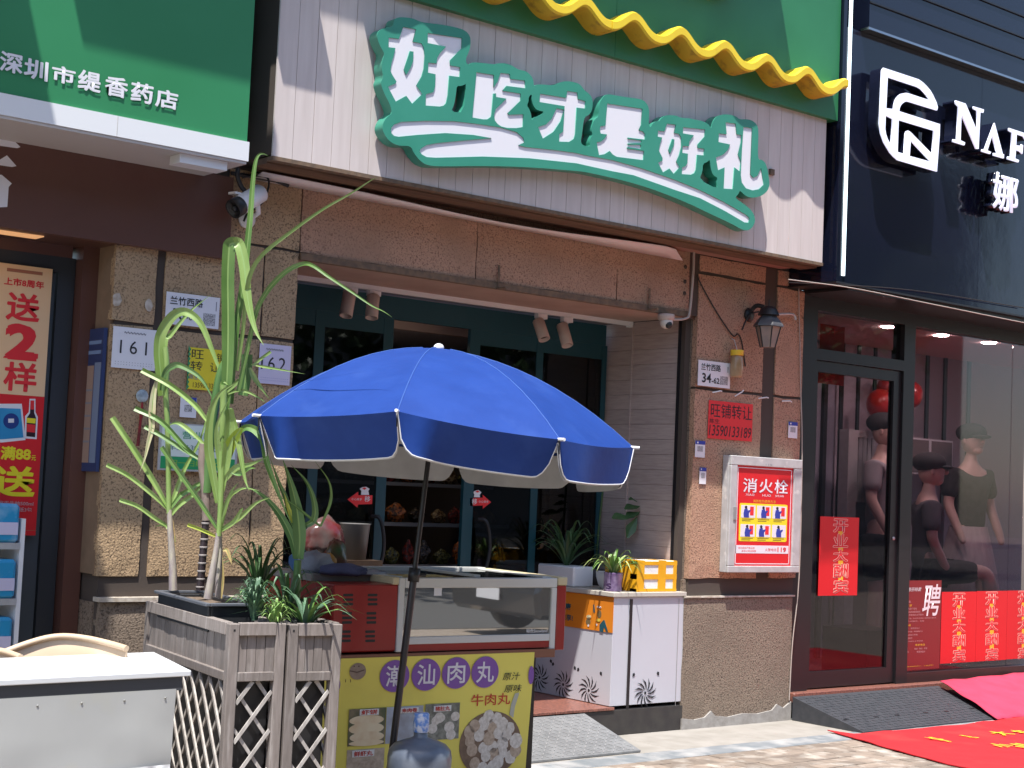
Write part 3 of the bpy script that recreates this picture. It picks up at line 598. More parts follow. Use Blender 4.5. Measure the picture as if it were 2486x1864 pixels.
for nm, L in (('letter_n', ((893, 458), (990, 490), (1108, 770), (1105, 560), (1068, 540), (1070, 518), (1170, 548), (1165, 580), (1135, 575), (1118, 935), (1095, 935), (950, 590), (940, 850), (985, 872), (978, 900), (865, 865), (870, 840), (905, 845), (922, 520), (893, 490))),
              ('letter_a', ((1275, 680), (1355, 985), (1368, 990), (1365, 1028), (1265, 1000), (1268, 975), (1300, 975), (1252, 800), (1205, 950), (1240, 965), (1232, 985), (1150, 960), (1155, 938), (1180, 935))),
              ('letter_f', ((1418, 730), (1600, 790), (1598, 850), (1575, 840), (1560, 812), (1492, 790), (1487, 900), (1535, 905), (1540, 890), (1555, 900), (1548, 985), (1525, 960), (1485, 945), (1478, 1030), (1515, 1045), (1508, 1068), (1402, 1035), (1408, 1010), (1435, 1010), (1450, 775), (1415, 755)))):
    t = thing('channel_letter', {'letter_n': 'glowing white serif letter N right of the leaf logo', 'letter_a': 'glowing white letter Λ between the N and the F', 'letter_f': 'glowing white serif letter F at the right edge'}[nm], 'letter', pY(R6(L[0])[0], -.5))
    pshape('face', fs_, [R6(*L)], -.012, 0, LOGO, t); pshape('side_wall', fs_, [R6(*L)], -.13, -.0125, BLACKG, t)
t = thing('channel_letter', 'glowing white Chinese character 娜 under the lettering on black fascia', 'letter', pY(R6((1390, 1400))[0], -.5))
b4 = bounds(fs_, R6((1265, 1150))[0], R6((1510, 1582))[0]); text('娜', fs_, b4, -.011, LOGO, t, bold=.008, thick=.011, name='face'); text('娜', fs_, b4, -.095, BLACKG, t, bold=.008, thick=.0835, name='side_wall')
# hanging cable under the fascia
MB().tube(spline([pY(p, -.44) for p in c5((40, -60), (480, 0), (1000, 105), (1620, 230))]+[pY(c5((1900, 275))[0], -.44)], 6), .004, 5).build('cable', CABLEW, cs)
MB().tube(spline([pY(p, -.43) for p in c5((40, -40), (850, 10), (1620, 130))], 6), .004, 5).build('cable', CABLE, cs)

def opening_poster(p0, p1, cols, label, Y=.084):
    f = FY(Y); t = thing('opening_poster', label, 'poster', pY(((p0[0]+p1[0])/2, p1[1]), Y)); b = bounds(f, p0, p1); rect('sheet', f, *b, 0, .002, REDP, t)
    for (x0, x1, ys) in cols:
        for ch, (y0, y1) in zip('开业大酬宾', ys):
            a, z = c6r((x0, y0), (x1, y1)); bb = bounds(f, a, z)
            text(ch, f, bb, .0025, mat('poster_outline', (.9, .62, .5), rough=.5), t, bold=.045)
            text(ch, f, bb, .0035, RED, t, bold=.012)
        for (y0, y1), (y2, y3) in zip(ys[:-1], ys[1:]):
            if 1:
                a, z = c6r(((x0*2+x1)/3, y1-8), ((x0+2*x1)/3, y2+10)); rect('gold_fill', f, *bounds(f, a, z), .0026, .003, GOLD, t)
    return t
opening_poster(*c6r((244, -30), (505, 500)), [(340, 435, [(-12, 78), (88, 178), (192, 275), (290, 382), (395, 485)])], 'tall red poster reading 开业大酬宾 on the shop door')
ys1 = [(487, 575), (582, 660), (672, 752), (765, 845), (860, 945)]
opening_poster(*c6r((1062, 475), (1296, 960)), [(1142, 1222, ys1)], 'red 开业大酬宾 poster on the window next to the recruitment notice')
opening_poster(*c6r((1298, 470), (1502, 945)), [(1362, 1442, [(a-8, b-10) for a, b in ys1])], 'middle red 开业大酬宾 poster on the display window')
opening_poster(*c6r((1504, 466), (1760, 930)), [(1578, 1655, [(a-14, b-18) for a, b in ys1])], 'rightmost red 开业大酬宾 poster, cut by the right edge')
# recruitment notice
f = FY(.085); rc = thing('recruitment_notice', 'dark red recruitment notice with large white 聘 low on the window', 'poster', pY(c6r((900, 1000))[0], .085))
rect('sheet', f, *bounds(f, *c6r((772, 400), (1058, 1008))), 0, .002, mat('dark_red_print', (.22, .014, .018), rough=.35), rc)
ptext('聘', f, *c6r((940, 425), (1062, 640)), .003, WHITE, rc, bold=.01, shear=.2); PG = mat('pink_print', (.6, .3, .3), rough=.5)
pshape('emblem', f, [c6r((790, 430), (815, 430), (830, 445), (830, 495), (805, 495), (788, 480)), c6r((796, 440), (812, 440), (822, 452), (822, 485), (808, 485), (796, 475))], .002, .003, WHITE, rc)
ptext('娜芬時裳', f, *c6r((838, 447), (932, 475)), .003, WHITE, rc, shear=.3)
for x0, x1, y, s, m in ((785, 845, 522, '招聘岗位', GOLD), (785, 860, 545, '店长 2名', PG), (785, 870, 570, '任职要求', GOLD), (785, 900, 592, '年龄25-40岁，形象好气质佳', PG), (785, 925, 613, '有三年以上服装销售管理经验', PG), (785, 945, 633, '能吃苦耐劳具有团队合作精神', PG), (785, 1030, 655, '有责任心执行力强，有良好的沟通能力和服务意识者优先', PG), (785, 950, 675, '薪资 6000-10000元，五险', PG), (778, 860, 703, '形象顾问 5名', GOLD), (778, 920, 723, '年龄20-35岁，有经验以上', PG), (778, 940, 745, '有亲和力，语言沟通，热爱服装行业', PG), (778, 905, 768, '能适应早晚班8小时制', PG), (778, 870, 790, '有销售经验者优先', PG), (778, 940, 810, '薪资 3500-7000元上不封顶', PG), (770, 800, 837, '福利', GOLD), (888, 955, 833, '·联系电话', GOLD), (770, 840, 860, '包吃、底薪高', PG), (885, 970, 858, '电话：微信：欢迎', PG), (770, 845, 882, '员工购衣享折扣', PG), (900, 955, 880, '带薪培训', PG), (835, 1012, 975, '欢迎您的加入，了解详情！', GOLD)):
    ptext(s, f, *c6r((x0, y-9), (x1, y+8)), .003, m, rc)
rect('code_area', f, *bounds(f, *c6r((770, 925), (818, 995))), .002, .003, mat('light_grey_print', (.45, .4, .4), rough=.6), rc)

# ---- skinned figures in the window
def skin(name, verts, edges, m, parent, sub=2):
    me = bpy.data.meshes.new(name); me.from_pydata([v[:3] for v in verts], edges, []); o = bpy.data.objects.new('tmp', me); COL.objects.link(o)
    md = o.modifiers.new('s', 'SKIN'); 
    for i, v in enumerate(verts):
        r = v[3]; r2 = v[4] if len(v) > 4 else r; me.skin_vertices[0].data[i].radius = (r, r2)
    me.skin_vertices[0].data[0].use_root = True
    sb = o.modifiers.new('b', 'SUBSURF'); sb.levels = sub; sb.render_levels = sub
    dg = bpy.context.evaluated_depsgraph_get(); m2 = bpy.data.meshes.new_from_object(o.evaluated_get(dg)); bpy.data.objects.remove(o)
    m2.materials.clear(); m2.polygons.foreach_set('use_smooth', [True]*len(m2.polygons)); return link(name, m2, m, parent)
SKINM = mat('mannequin_skin', (.62, .42, .36), rough=.5); CLB = mat('black_cloth', (.02, .019, .022), (.035, .033, .036), 20, rough=.9); CLG = mat('grey_cloth', (.10, .10, .115), rough=.9); CLW = mat('pale_skirt', (.60, .52, .52), (.5, .42, .43), 5, rough=.8, stretch=(6, 6, .5))
def mannequin(label, P, H, face, top, bot, sitting=False, stripes=False, cap=CLB, skirt=False):
    """P: point under the feet, H: height of the crown, face: heading in degrees"""
    t = thing('mannequin', label, 'mannequin', P); s = H/1.75; a = radians(face); fx = V((sin(a), -cos(a), 0)); rx = V((cos(a), sin(a), 0))
    def L(r, f, z): return V(P)+rx*(r*s)+fx*(f*s)+V((0, 0, z*s))
    def vv(r, f, z, q, q2=None): p = L(r, f, z); return (p.x, p.y, p.z, q*s, (q2 or q)*s)
    hip = .92 if not sitting else .60; dz = hip-.92
    up = [vv(0, 0, .95+dz, .12, .10), vv(0, .01, 1.10+dz, .10, .085), vv(0, .02, 1.28+dz, .13, .10), vv(0, .01, 1.40+dz, .10, .075), vv(0, .01, 1.50+dz, .046), vv(0, .02, 1.58+dz, .05)]
    E = [(0, 1), (1, 2), (2, 3), (3, 4), (4, 5)]; n = len(up)
    for sg in (-1, 1):
        up += [vv(sg*.16, 0, 1.385+dz, .055), vv(sg*.21, .0, 1.16+dz, .042), vv(sg*(.20 if not sitting else .15), .12, .95+dz, .032), vv(sg*(.19 if not sitting else .08), .16, .87+dz, .024)]
        E += [(3, n), (n, n+1), (n+1, n+2), (n+2, n+3)]; n += 4
    for sg in (-1, 1):
        if sitting: up += [vv(sg*.09, .05, .60, .085), vv(sg*.10, .42, .62, .062), vv(sg*.09, .48, .30, .045), vv(sg*.09, .46, .07, .035), vv(sg*.09, .58, .03, .03)]
        else: up += [vv(sg*.09, 0, .88, .085), vv(sg*.09, .02, .50, .058), vv(sg*.09, .0, .25, .05), vv(sg*.09, 0, .08, .035), vv(sg*.09, .13, .03, .03)]
        E += [(0, n), (n, n+1), (n+1, n+2), (n+2, n+3), (n+3, n+4)]; n += 5
    skin('body', up, E, SKINM, t)
    R = Matrix((rx, -fx, V((0, 0, 1)))).transposed()
    hd = MB(); hc = L(0, .03, 1.655+dz); hd.ball(hc, .115*s, 16, (.70, .85, 1.0), R); hd.ball(L(0, .075, 1.585+dz), .05*s, 10, (.9, .9, .8), R)
    hd.ball(L(0, .135, 1.645+dz), .016*s, 8, (.8, 1.3, 1.3), R); hd.ball(L(0, .112, 1.605+dz), .016*s, 8, (1.5, .8, .5), R); hd.ball(L(.08, .02, 1.645+dz), .02*s, 8, (.4, .8, 1.3), R); hd.ball(L(-.08, .02, 1.645+dz), .02*s, 8, (.4, .8, 1.3), R)
    hd.build('head', SKINM, t)
    cp = MB(); cp.ball(L(0, .01, 1.71+dz), .125*s, 16, (.88, 1.0, .62), R); cp.ball(L(0, .11, 1.68+dz), .09*s, 12, (.9, .9, .18), R); cp.build('cap', cap, t)
    # top garment
    tv = [vv(0, 0, .90+dz, .15, .125), vv(0, .01, 1.10+dz, .125, .11), vv(0, .02, 1.28+dz, .155, .125), vv(0, .01, 1.405+dz, .10, .08)]; E = [(0, 1), (1, 2), (2, 3)]; n = 4
    for sg in (-1, 1):
        tv += [vv(sg*.16, 0, 1.39+dz, .075), vv(sg*.21, .0, 1.20+dz, .07)]; E += [(3, n), (n, n+1)]; n += 2
    g_ = skin('top', tv, E, top, t)
    if skirt:
        mb = MB(); mb.lathe([(.14*s, .5*s), (.17*s, .38*s), (.22*s, .15*s), (.25*s, -.1*s), (.245*s, -.1*s)], L(0, 0, .50), 24); o = mb.build('skirt', bot, t)
    else:
        bv = [vv(0, 0, .95+dz, .135, .11)]; E = []; n = 1
        for sg in (-1, 1):
            if sitting: bv += [vv(sg*.09, .05, .60, .10), vv(sg*.10, .38, .62, .085)]
            else: bv += [vv(sg*.09, 0, .86, .10), vv(sg*.09, .01, .55, .085)]
            E += [(0, n), (n, n+1)]; n += 2
        skin('shorts', bv, E, bot, t)
    return t
STR = mat('striped_cloth', (.35, .33, .35), rough=.9)
P = pY(c5((1262, 935))[0], .95); mannequin('standing mannequin in black cap, black jacket and pale skirt in the window', (P.x, .95, .20), P.z-.2, -12, CLB, CLW, skirt=True)
P = pY(c5((1000, 1135))[0], .62); mannequin('seated mannequin in black cap and dark grey shirt at the window', (P.x, .66, .30), (P.z-.30)/.815*1.0, 48, CLG, CLB, sitting=True)
P = pY(c5((668, 865))[0], 1.0); mannequin('mannequin in a cap and striped grey top behind the glass door', (P.x, 1.0, .20), P.z-.2, 20, STR, CLB)
st = box('display_plinth', (10.05, .45, .181), (10.5, .9, .55), BLACKM); tag(st, 'low black plinth under the seated mannequin', 'plinth')
wr = thing('display_rack', 'grey-white slatted rack behind the glass door', 'rack', (9.55, .9, .18)); Pa = pY(c5((415, 945))[0], 1.15); Pb = pY(c5((620, 960))[0], 1.15)
box('side_panel', (Pa.x, 1.10, .19), (Pa.x+.12, 1.20, Pa.z), ALU, wr)
for k in range(5): xx = Pa.x+.12+k*(Pb.x-Pa.x-.12)/5; box('slat', (xx, 1.13, Pa.z-.62), (xx+.045, 1.16, Pa.z-.03), ALU, wr)
box('top_rail', (Pa.x+.12, 1.12, Pa.z-.06), (Pb.x, 1.17, Pa.z), ALU, wr); box('back_panel', (Pa.x+.12, 1.165, .19), (Pb.x, 1.17, Pa.z-.6), mat('rack_grey', (.22, .2, .22), rough=.7), wr)
fb2 = thing('framed_pictures', 'pair of pale framed boards leaning behind the seated mannequin', 'picture frame', pY(c5((980, 1250))[0], 1.3)); fq = FY(1.3)
for a, z in (((830, 998), (972, 1250)), ((978, 1012), (1128, 1260))):
    b = bounds(fq, *c5(a, z)); rect('frame', fq, *b, 0, .02, PAPER, fb2); rect('board', fq, b[0]+.015, b[1]+.015, b[2]-.015, b[3]-.015, .0201, .025, mat('board_taupe', (.20, .17, .17), rough=.6), fb2)
RB = mat('red_balloon', (.42, .02, .02), rough=.3)
for q, r, lb in (((655, 775), 34, 'round red balloon partly behind the door stile, lower'), ((700, 665), 25, 'small red balloon above the lower one behind the door'), ((852, 712), 32, 'red balloon left in the display window beside the mullion')):
    P = pY(c5(q)[0], 1.25 if r > 25 else 1.4); k = r*depth(P)/FPX; mb = MB().ball(P, k, 18, (1, 1, 1.08)); mb.lathe([(.004, 0), (.012, -.015)], (P.x, P.y, P.z-k*1.07), 8); tag(mb.build('balloon', RB), lb, 'balloon', 'red balloons in the clothes shop')
# red cut papers hanging inside the door top
fp = FY(.13); rp = thing('hanging_banner', 'red paper banner hanging inside behind the door transom', 'banner', pY(c5((330, 430))[0], .13))
rect('sheet', fp, *bounds(fp, *c5((250, 235), (415, 430))), 0, .002, mat('dim_red', (.40, .02, .02), rough=.6), rp); ptext('开', fp, *c5((300, 255), (370, 320)), .003, RED, rp); 
rect('sheet', fp, *bounds(fp, *c5((215, 560), (410, 655))), 0, .002, mat('dim_red', (.4, .02, .02)), rp); ptext('宾', fp, *c5((280, 570), (350, 640)), .003, RED, rp)

# ================================================================== RAMPS AND CARPETS
RUB = mat('black_rubber', (.035, .038, .045), (.05, .052, .06), 20, rough=.62, bump=.2, bscale=120, bdist=.001)
def wedge(name, x0, x1, yt, yb, zt, zb, m, parent): return MB().prism([V((x0, yt, 0.003)), V((x0, yt, zt)), V((x0, yb, zb)), V((x0, yb, .003))], (x1-x0, 0, 0)).build(name, m, parent)
ra = thing('rubber_ramp', 'black rubber threshold ramp with raised treads in front of the shop door', 'ramp', (9.4, -.35, 0))
wedge('ramp_body', 8.60, 10.32, -.035, -.66, .165, .012, RUB, ra)
mb = MB(); sl_ = (.165-.012)/(.625)
for i in range(46):
    for j in range(15):
        x = 8.63+i*.0366+(j % 2)*.018; y = -.66+.03+j*.039; z = .012+(y+.66)*sl_
        if x > 10.29: continue
        a = 35 if (i+j) % 2 else -35; M = Matrix.Translation((x, y, z)) @ Matrix.Rotation(math.atan(sl_), 4, 'X') @ Matrix.Rotation(radians(a), 4, 'Z')
        mb.box((-.014, -.0035, -.001), (.014, .0035, .003), M)
o = mb.build('tread', RUB, ra); o['kind'] = 'stuff'
for q in ((425, 1335), (628, 1318), (770, 1305), (960, 1290), (1098, 1280), (1268, 1262)):
    d = ray(*c6r(q)[0]); P = V((0, 0, 0)); n_ = V((0, -sl_, 1)).normalized(); o0 = V((9, -.66, .012)); tt = (o0-CAMP).dot(n_)/d.dot(n_); P = CAMP+d*tt
    M = Matrix.Translation(P) @ Matrix.Rotation(math.atan(sl_), 4, 'X'); MB().box((-.022, -.009, .0), (.022, .009, .0035), M).build('bolt_slot', BLACK, ra)
CARP = mat('red_carpet', (.50, .012, .018), (.44, .010, .016), 6, rough=.95, bump=.3, bscale=200, bdist=.002, stain=(.60, .05, .04), sscale=1.6, slo=.5, shi=.8); CARPP = mat('glare_carpet', (.58, .045, .10), (.52, .035, .08), 5, rough=.9, bump=.3, bscale=200, bdist=.002)
def pliable(name, loop, z0, th, m, parent=None, seed=1, amp=.006):
    """thin cloth sheet over a ground outline, gently rippled"""
    rr = random.Random(seed); bm = bmesh.new(); vs = [bm.verts.new((p[0], p[1], z0)) for p in loop]; bm.faces.new(vs); bmesh.ops.triangulate(bm, faces=bm.faces[:])
    for _ in range(4): bmesh.ops.subdivide_edges(bm, edges=[e for e in bm.edges if e.calc_length() > .12], cuts=1); bmesh.ops.triangulate(bm, faces=bm.faces[:])
    from mathutils import noise as ns
    for v in bm.verts: v.co.z += amp*(.6+ns.noise(V((v.co.x*5+seed, v.co.y*5, 0))))
    r = bmesh.ops.extrude_face_region(bm, geom=bm.faces[:]); bmesh.ops.translate(bm, vec=(0, 0, th), verts=[e for e in r['geom'] if isinstance(e, bmesh.types.BMVert)])
    bmesh.ops.recalc_face_normals(bm, faces=bm.faces[:]); me = bpy.data.meshes.new(name); bm.to_mesh(me); bm.free(); return link(name, me, m, parent)
Pc = [pZ(p, .008) for p in c6r((300, 1412), (480, 1436), (545, 1428), (1060, 1388), (1440, 1345), (1500, 1322), (1700, 1300))]+[V((13, -.5, 0)), V((13, -3.2, 0)), V((8.0, -3.2, 0))]+[pZ(p, .008) for p in c6r((1180, 1652), (1040, 1618), (700, 1528))]
rcp = thing('red_carpet', 'red carpet with worn gold lettering spread in front of the rubber ramp', 'carpet', (9.5, -1.6, 0)); pliable('cloth', [(p.x, p.y) for p in Pc], .004, .006, CARP, rcp, 3, .009)
for a, z, s in (((920, 1452), (1090, 1495), '好'), ((1160, 1440), (1262, 1468), '礼'), ((1335, 1418), (1412, 1455), '大'), ((1485, 1408), (1640, 1450), '吉'), ((1340, 1500), (1420, 1540), '小'), ((1455, 1500), (1640, 1570), '业')):
    A = pZ(c6r(a)[0], .02); Z = pZ(c6r(z)[0], .02); me = textmesh(s, .03); xs = [v.co.x for v in me.vertices]; ys_ = [v.co.y for v in me.vertices]
    k = abs(Z.x-A.x)/max(.1, max(xs)-min(xs)); me.transform(Matrix.Translation((A.x, Z.y, .0)) @ Matrix.Diagonal((k, abs(A.y-Z.y)/(max(ys_)-min(ys_))*.9, 1, 1)) @ Matrix.Translation((-min(xs), -min(ys_), 0)))
    me.transform(Matrix.Translation((0, 0, .0235))); me.materials.clear(); link('gold_lettering', me, GOLD, rcp)
pk = thing('glare_carpet', 'rose-red carpet running up the step beside the rubber ramp', 'carpet', (11, -.4, 0))  # sun glare on the slope is put into the pinker carpet colour
A = [pZ(p, .19) for p in c6r((1058, 1094), (1700, 1028))]; mb = MB(); n = 14; vs = []
Bt = [pZ(p, .02) for p in c6r((1445, 1330), (1720, 1300))]
for i in range(n+1):
    t = i/n; L0 = A[0].lerp(Bt[0], t); L1 = A[1].lerp(Bt[1], t); z = .195*(1-t)**.9+.018
    for k in range(9): u = k/8; p = L0.lerp(L1, u); vs.append(V((p.x, p.y, z+.006*sin(k*2.3+i*.9))))
mb.add(vs, [(i*9+k, i*9+k+1, (i+1)*9+k+1, (i+1)*9+k) for i in range(n) for k in range(8)], True); o = mb.build('cloth', CARPP, pk); o.modifiers.new('s', 'SOLIDIFY').thickness = -.006
# steel ramp
DP = mat('diamond_plate', (.27, .275, .28), (.20, .205, .21), 12, rough=.5, metal=.3, bump=.2, bscale=60, bdist=.001)
sr = thing('steel_ramp', 'grey chequer-plate steel ramp in front of the entrance step', 'ramp', (6.2, -.3, 0))
wedge('ramp_plate', 5.2, 6.61, -.04, -.555, .162, .014, DP, sr); mb = MB(); s2 = (.162-.014)/.515
for i in range(34):
    for j in range(13):
        x = 5.25+i*.04; y = -.53+j*.038; z = .014+(y+.555)*s2
        a = 45 if (i+j) % 2 else -45; M = Matrix.Translation((x, y, z)) @ Matrix.Rotation(math.atan(s2), 4, 'X') @ Matrix.Rotation(radians(a), 4, 'Z'); mb.box((-.015, -.003, -.001), (.015, .003, .0035), M)
o = mb.build('tread', mat('worn_steel', (.36, .36, .365), rough=.45, metal=.4), sr); o['kind'] = 'stuff'

# ================================================================== WHITE COUNTER
CTW = mat('counter_white', (.56, .565, .62), (.53, .535, .59), 2, rough=.35); fcn = FY(-.002); fcs = Frame((6.86, 0, 0), 180)
c7 = crop(1200, 1250, 2.702)
ct = thing('white_counter', 'white counter with black sunburst prints and orange fruit banner by the pillar', 'counter', (7.18, .4, .18))
box('cabinet', (6.86, 0, .186), (7.508, .80, .885), CTW, ct, .002); box('counter_top', (6.845, -.015, .886), (7.512, .82, .913), mat('beige_edge', (.52, .48, .42), rough=.5), ct, .002)
rect('black_strip', fcn, *bounds(fcn, *c7((876, 552), (893, 1288))), 0, .004, BLACK, ct); rect('seam', fcn, *bounds(fcn, *c7((1198, 550), (1201, 1262))), 0, .001, GREYPL, ct)
def sunburst(fr, c, ru, rv):
    t = MB()
    for k in range(12):
        a = 2*pi*k/12+.2; L = []
        for rr_, da in ((.22, 0), (.45, .10), (.72, .30), (.98, .62), (.80, .52), (.5, .34), (.22, .12)): L.append(fr.at(c[0]+ru*rr_*cos(a+da), c[1]+rv*rr_*sin(a+da), .0005))
        t.prism(L, fr.n*.001)
    for sx, sy in ((1, 1), (1, -1), (-1, 1), (-1, -1)):
        L = [fr.at(c[0]+ru*(1.0*sx+dx*sx), c[1]+rv*(1.25*sy+dy*sy), .0005) for dx, dy in ((0, .12), (.14, .08), (.16, -.12), (.0, -.10), (-.06, .0))]; t.prism(L, fr.n*.001)
    t.prism([fr.at(c[0]+ru*.1*cos(a), c[1]+rv*.1*sin(a), .0005) for a in [k*pi/4 for k in range(8)]], fr.n*.001)
    o = t.build('sunburst_print', INK, ct); o['kind'] = 'stuff'; return o
u, v = fcn.uv(c7((990, 1167))[0]); sunburst(fcn, (u, v), .105, .098)
for q in ((620, 1150), (452, 1112), (297, 1066)): u, v = fcs.uv(c7(q)[0]); sunburst(fcs, (u, v), .105, .098)
bb = bounds(fcs, *c7((330, 500), (782, 806))); bn = rect('fruit_banner', fcs, bb[0]-.05, .655, bb[2], .882, .001, .004, mat('orange_banner', (.78, .26, .02), (.72, .22, .02), 3, rough=.45), ct)
def ell(name, fr, c, rx_, ry_, w, m, parent, th=.001, n=24, a0=0, a1=2*pi):
    u0, v0 = fr.uv(c, w); u1 = fr.uv((c[0]+rx_, c[1]), w)[0]; v1 = fr.uv((c[0], c[1]-ry_), w)[1]
    return shape(name, [[(u0+(u1-u0)*cos(a0+(a1-a0)*k/n), v0+(v1-v0)*sin(a0+(a1-a0)*k/n)) for k in range(n)]], fr.M(), w, w+th, m, parent)
KB = mat('kiwi_brown', (.19, .13, .06), rough=.6); KC = mat('kiwi_flesh', (.52, .47, .26), rough=.5); KG = mat('dark_teal_print', (.02, .09, .12), rough=.5)
for c_, rx_, ry_, m, z in (((616, 700), 16, 20, KB, .0045), ((620, 668), 15, 13, mat('kiwi_rim', (.55, .48, .3)), .006), ((622, 668), 11, 9, KC, .0075), ((622, 668), 4, 3, mat('cream_core', (.8, .75, .55)), .009),
                       ((690, 650), 13, 26, KB, .0045), ((684, 690), 12, 10, mat('kiwi_gold', (.7, .5, .06)), .006), ((680, 603), 6, 7, WHITE, .006), ((696, 606), 6, 7, WHITE, .006), ((681, 604), 2.5, 3, INK, .0075), ((697, 607), 2.5, 3, INK, .0075), ((617, 725), 5, 8, WHITE, .006), ((672, 720), 4, 7, WHITE, .006)):
    ell('fruit_print', fcs, c7(c_)[0], rx_*.62*.6, ry_*.6*.62*1.0, z, m, ct)
pshape('fruit_print', fcs, [c7((648, 590), (655, 585), (660, 640), (650, 640))], .0045, .006, KG, ct); pshape('fruit_print', fcs, [c7((715, 690), (722, 690), (745, 765), (735, 768), (720, 735), (712, 770), (690, 765), (690, 720))], .003+.0015, .006, KG, ct)
ptext('健康', fcs, *c7((430, 572), (503, 625)), .0045, KG, ct, bold=.03); ptext('美味享!', fcs, *c7((400, 640), (515, 698)), .0045, KG, ct, bold=.015)
# styrofoam box with yellow tape
fx = FY(.035); bx = thing('foam_box', 'white foam box criss-crossed with yellow tape on the counter corner', 'box', (7.3, .2, .913))
x0 = pY(c7((935, 400))[0], .035).x; x1 = pY(c7((1190, 400))[0], .035).x; zt = pY(c7((1060, 300))[0], .035).z
box('box_body', (x0, .035, .9135), (x1, .33, zt-.02), mat('foam_white', (.80, .80, .80), (.75, .75, .75), 60, rough=.8), bx, .004); box('lid', (x0-.003, .031, zt-.019), (x1+.003, .334, zt), mat('foam_white', (.8, .8, .8)), bx, .003)
TP = mat('yellow_tape', (.82, .42, .02), (.76, .36, .015), 8, rough=.25); h = zt-.9135
for z0_, z1_ in ((.9145, .9335), (.9135+h*.40, .9135+h*.57), (.9135+h*.86, zt-.004)): box('tape', (x0-.005, .0295, z0_), (x1+.005, .336, z1_), TP, bx)
for f0, f1 in ((0, .17), (.55, .72), (.94, 1.0)): box('tape', (x0+(x1-x0)*f0-.005, .028, .9145), (x0+(x1-x0)*f1+.001, .337, zt+.002), TP, bx)
for f0, f1 in ((.2, .42), (.75, .95)): box('tape', (x0-.0065, .033+.3*f0, .9145), (x0-.0055, .033+.3*f1, zt), TP, bx)
# pots on the counter
def leafblade(mb, pts, w, blunt=False, n=5, side=None, fold=.25, w0=.35, pw=1.35):
    P_ = spline(pts, n); m = len(P_); vs = []; last = None
    for i, p in enumerate(P_):
        t = (P_[min(i+1, m-1)]-P_[max(i-1, 0)]).normalized(); vd = (CAMP-p).normalized()
        nn = side if side is not None else vd; s_ = t.cross(nn)
        if s_.length < .15: s_ = t.orthogonal()
        s_.normalize()
        if last is not None and s_.dot(last) < 0: s_ = -s_
        last = s_; up = s_.cross(t).normalized(); f_ = i/(m-1)
        ww = w*(w0+(1-w0)*min(1, f_/.3)) if f_ < .3 else w*(1 if blunt else max(.03, (1-((f_-.3)/.7)**pw)))
        vs += [p-s_*ww/2, p-s_*ww*.06-up*ww*fold*.5, p+s_*ww*.06-up*ww*fold*.5, p+s_*ww/2]
    mb.add(vs, [(i*4+k, i*4+k+1, i*4+k+5, i*4+k+4) for i in range(m-1) for k in range(3)], False); return mb
RIBM = mat('leaf_midrib', (.24, .36, .12), (.2, .32, .1), 5, rough=.5)
def rosette(name, C, r, h, n, w, m, label, cat='plant', pot=None, parent=None, seed=1, droop=.5, group=None, m2=None, up=.5):
    rr = random.Random(seed); t = parent or thing(name, label, cat, C, group); 
    for k in range(n):
        a = k*2.399+rr.uniform(-.2, .2); f_ = k/n; q = 1-.55*f_; L = r*q*rr.uniform(.8, 1.15); hh = h*(up+.6*f_)*rr.uniform(.8, 1.15); d = V((cos(a), sin(a), 0)); C0 = V(C)
        mb = MB(); leafblade(mb, [C0+d*.01, C0+d*L*.3+V((0, 0, hh*.65)), C0+d*L*.7+V((0, 0, hh*1.0*(1-.15*droop))), C0+d*L*1.05+V((0, 0, hh*(1-droop)))], w*rr.uniform(.8, 1.1), side=(V((0, 0, 1))-d*.5).normalized(), n=3, w0=.8)
        mb.build('leaf', m2 if (m2 and k % 3 == 0) else m, t)
    return t
LG = mat('leaf_green', (.10, .21, .035), (.15, .28, .06), 9, rough=.42, island=.15); LD = mat('leaf_dark', (.035, .085, .028), (.05, .11, .035), 9, rough=.4, island=.2); LB = mat('leaf_bluegreen', (.06, .13, .075), (.10, .18, .10), 12, rough=.45, island=.15); LY = mat('leaf_yellow', (.42, .45, .06), (.3, .38, .06), 6, rough=.5); LDRY = mat('leaf_dry', (.52, .38, .16), (.4, .27, .1), 8, rough=.7); LV = mat('leaf_striped', (.24, .36, .08), (.48, .52, .24), 30, rough=.4, island=.2)
Pp = pY(c7((775, 510))[0], .12)
pc = thing('purple_can', 'purple printed can holding the bright spider plant on the counter', 'can', (Pp.x, .12, .913)); MB().lathe([(.0, 0), (.058, 0), (.06, .004), (.06, .115), (.062, .12), (.056, .12)], (Pp.x, .12, .9135), 24).build('can_body', mat('can_purple', (.10, .04, .16), (.35, .28, .45), 16, rough=.35), pc)
f4 = FY(.058); ptext('S', f4, *c7((735, 450), (765, 485)), .0, mat('can_dark', (.03, .01, .06)), pc, bold=.05)
rosette('spider_plant', (Pp.x, .12, 1.02), .27, .17, 34, .022, LG, 'bright green arching spider plant in the purple can', seed=4, droop=.75, m2=LV, up=.45)
Pw = pY(c7((530, 480))[0], .45); wb = box('white_trough', (6.88, .42, .914), (7.06, .80, 1.05), WHITE, None, .01); tag(wb, 'white rectangular trough at the back of the counter', 'planter')
bw = thing('white_bowl', 'round white pot behind the spider plant', 'pot', (7.07, .26, .913)); MB().lathe([(.0, 0), (.06, 0), (.085, .03), (.10, .08), (.102, .115), (.096, .115), (.09, .09)], (7.07, .26, .9135), 28).build('bowl', WHITE, bw)
rosette('dark_plant', (6.97, .6, 1.05), .42, .30, 30, .028, LD, 'dark arching bromeliad in the shade behind the spider plant', seed=9, droop=.35)
rp_ = thing('rubber_plant', 'dark broad-leaved plant in the shade by the timber wall', 'plant', (7.25, .62, .913))
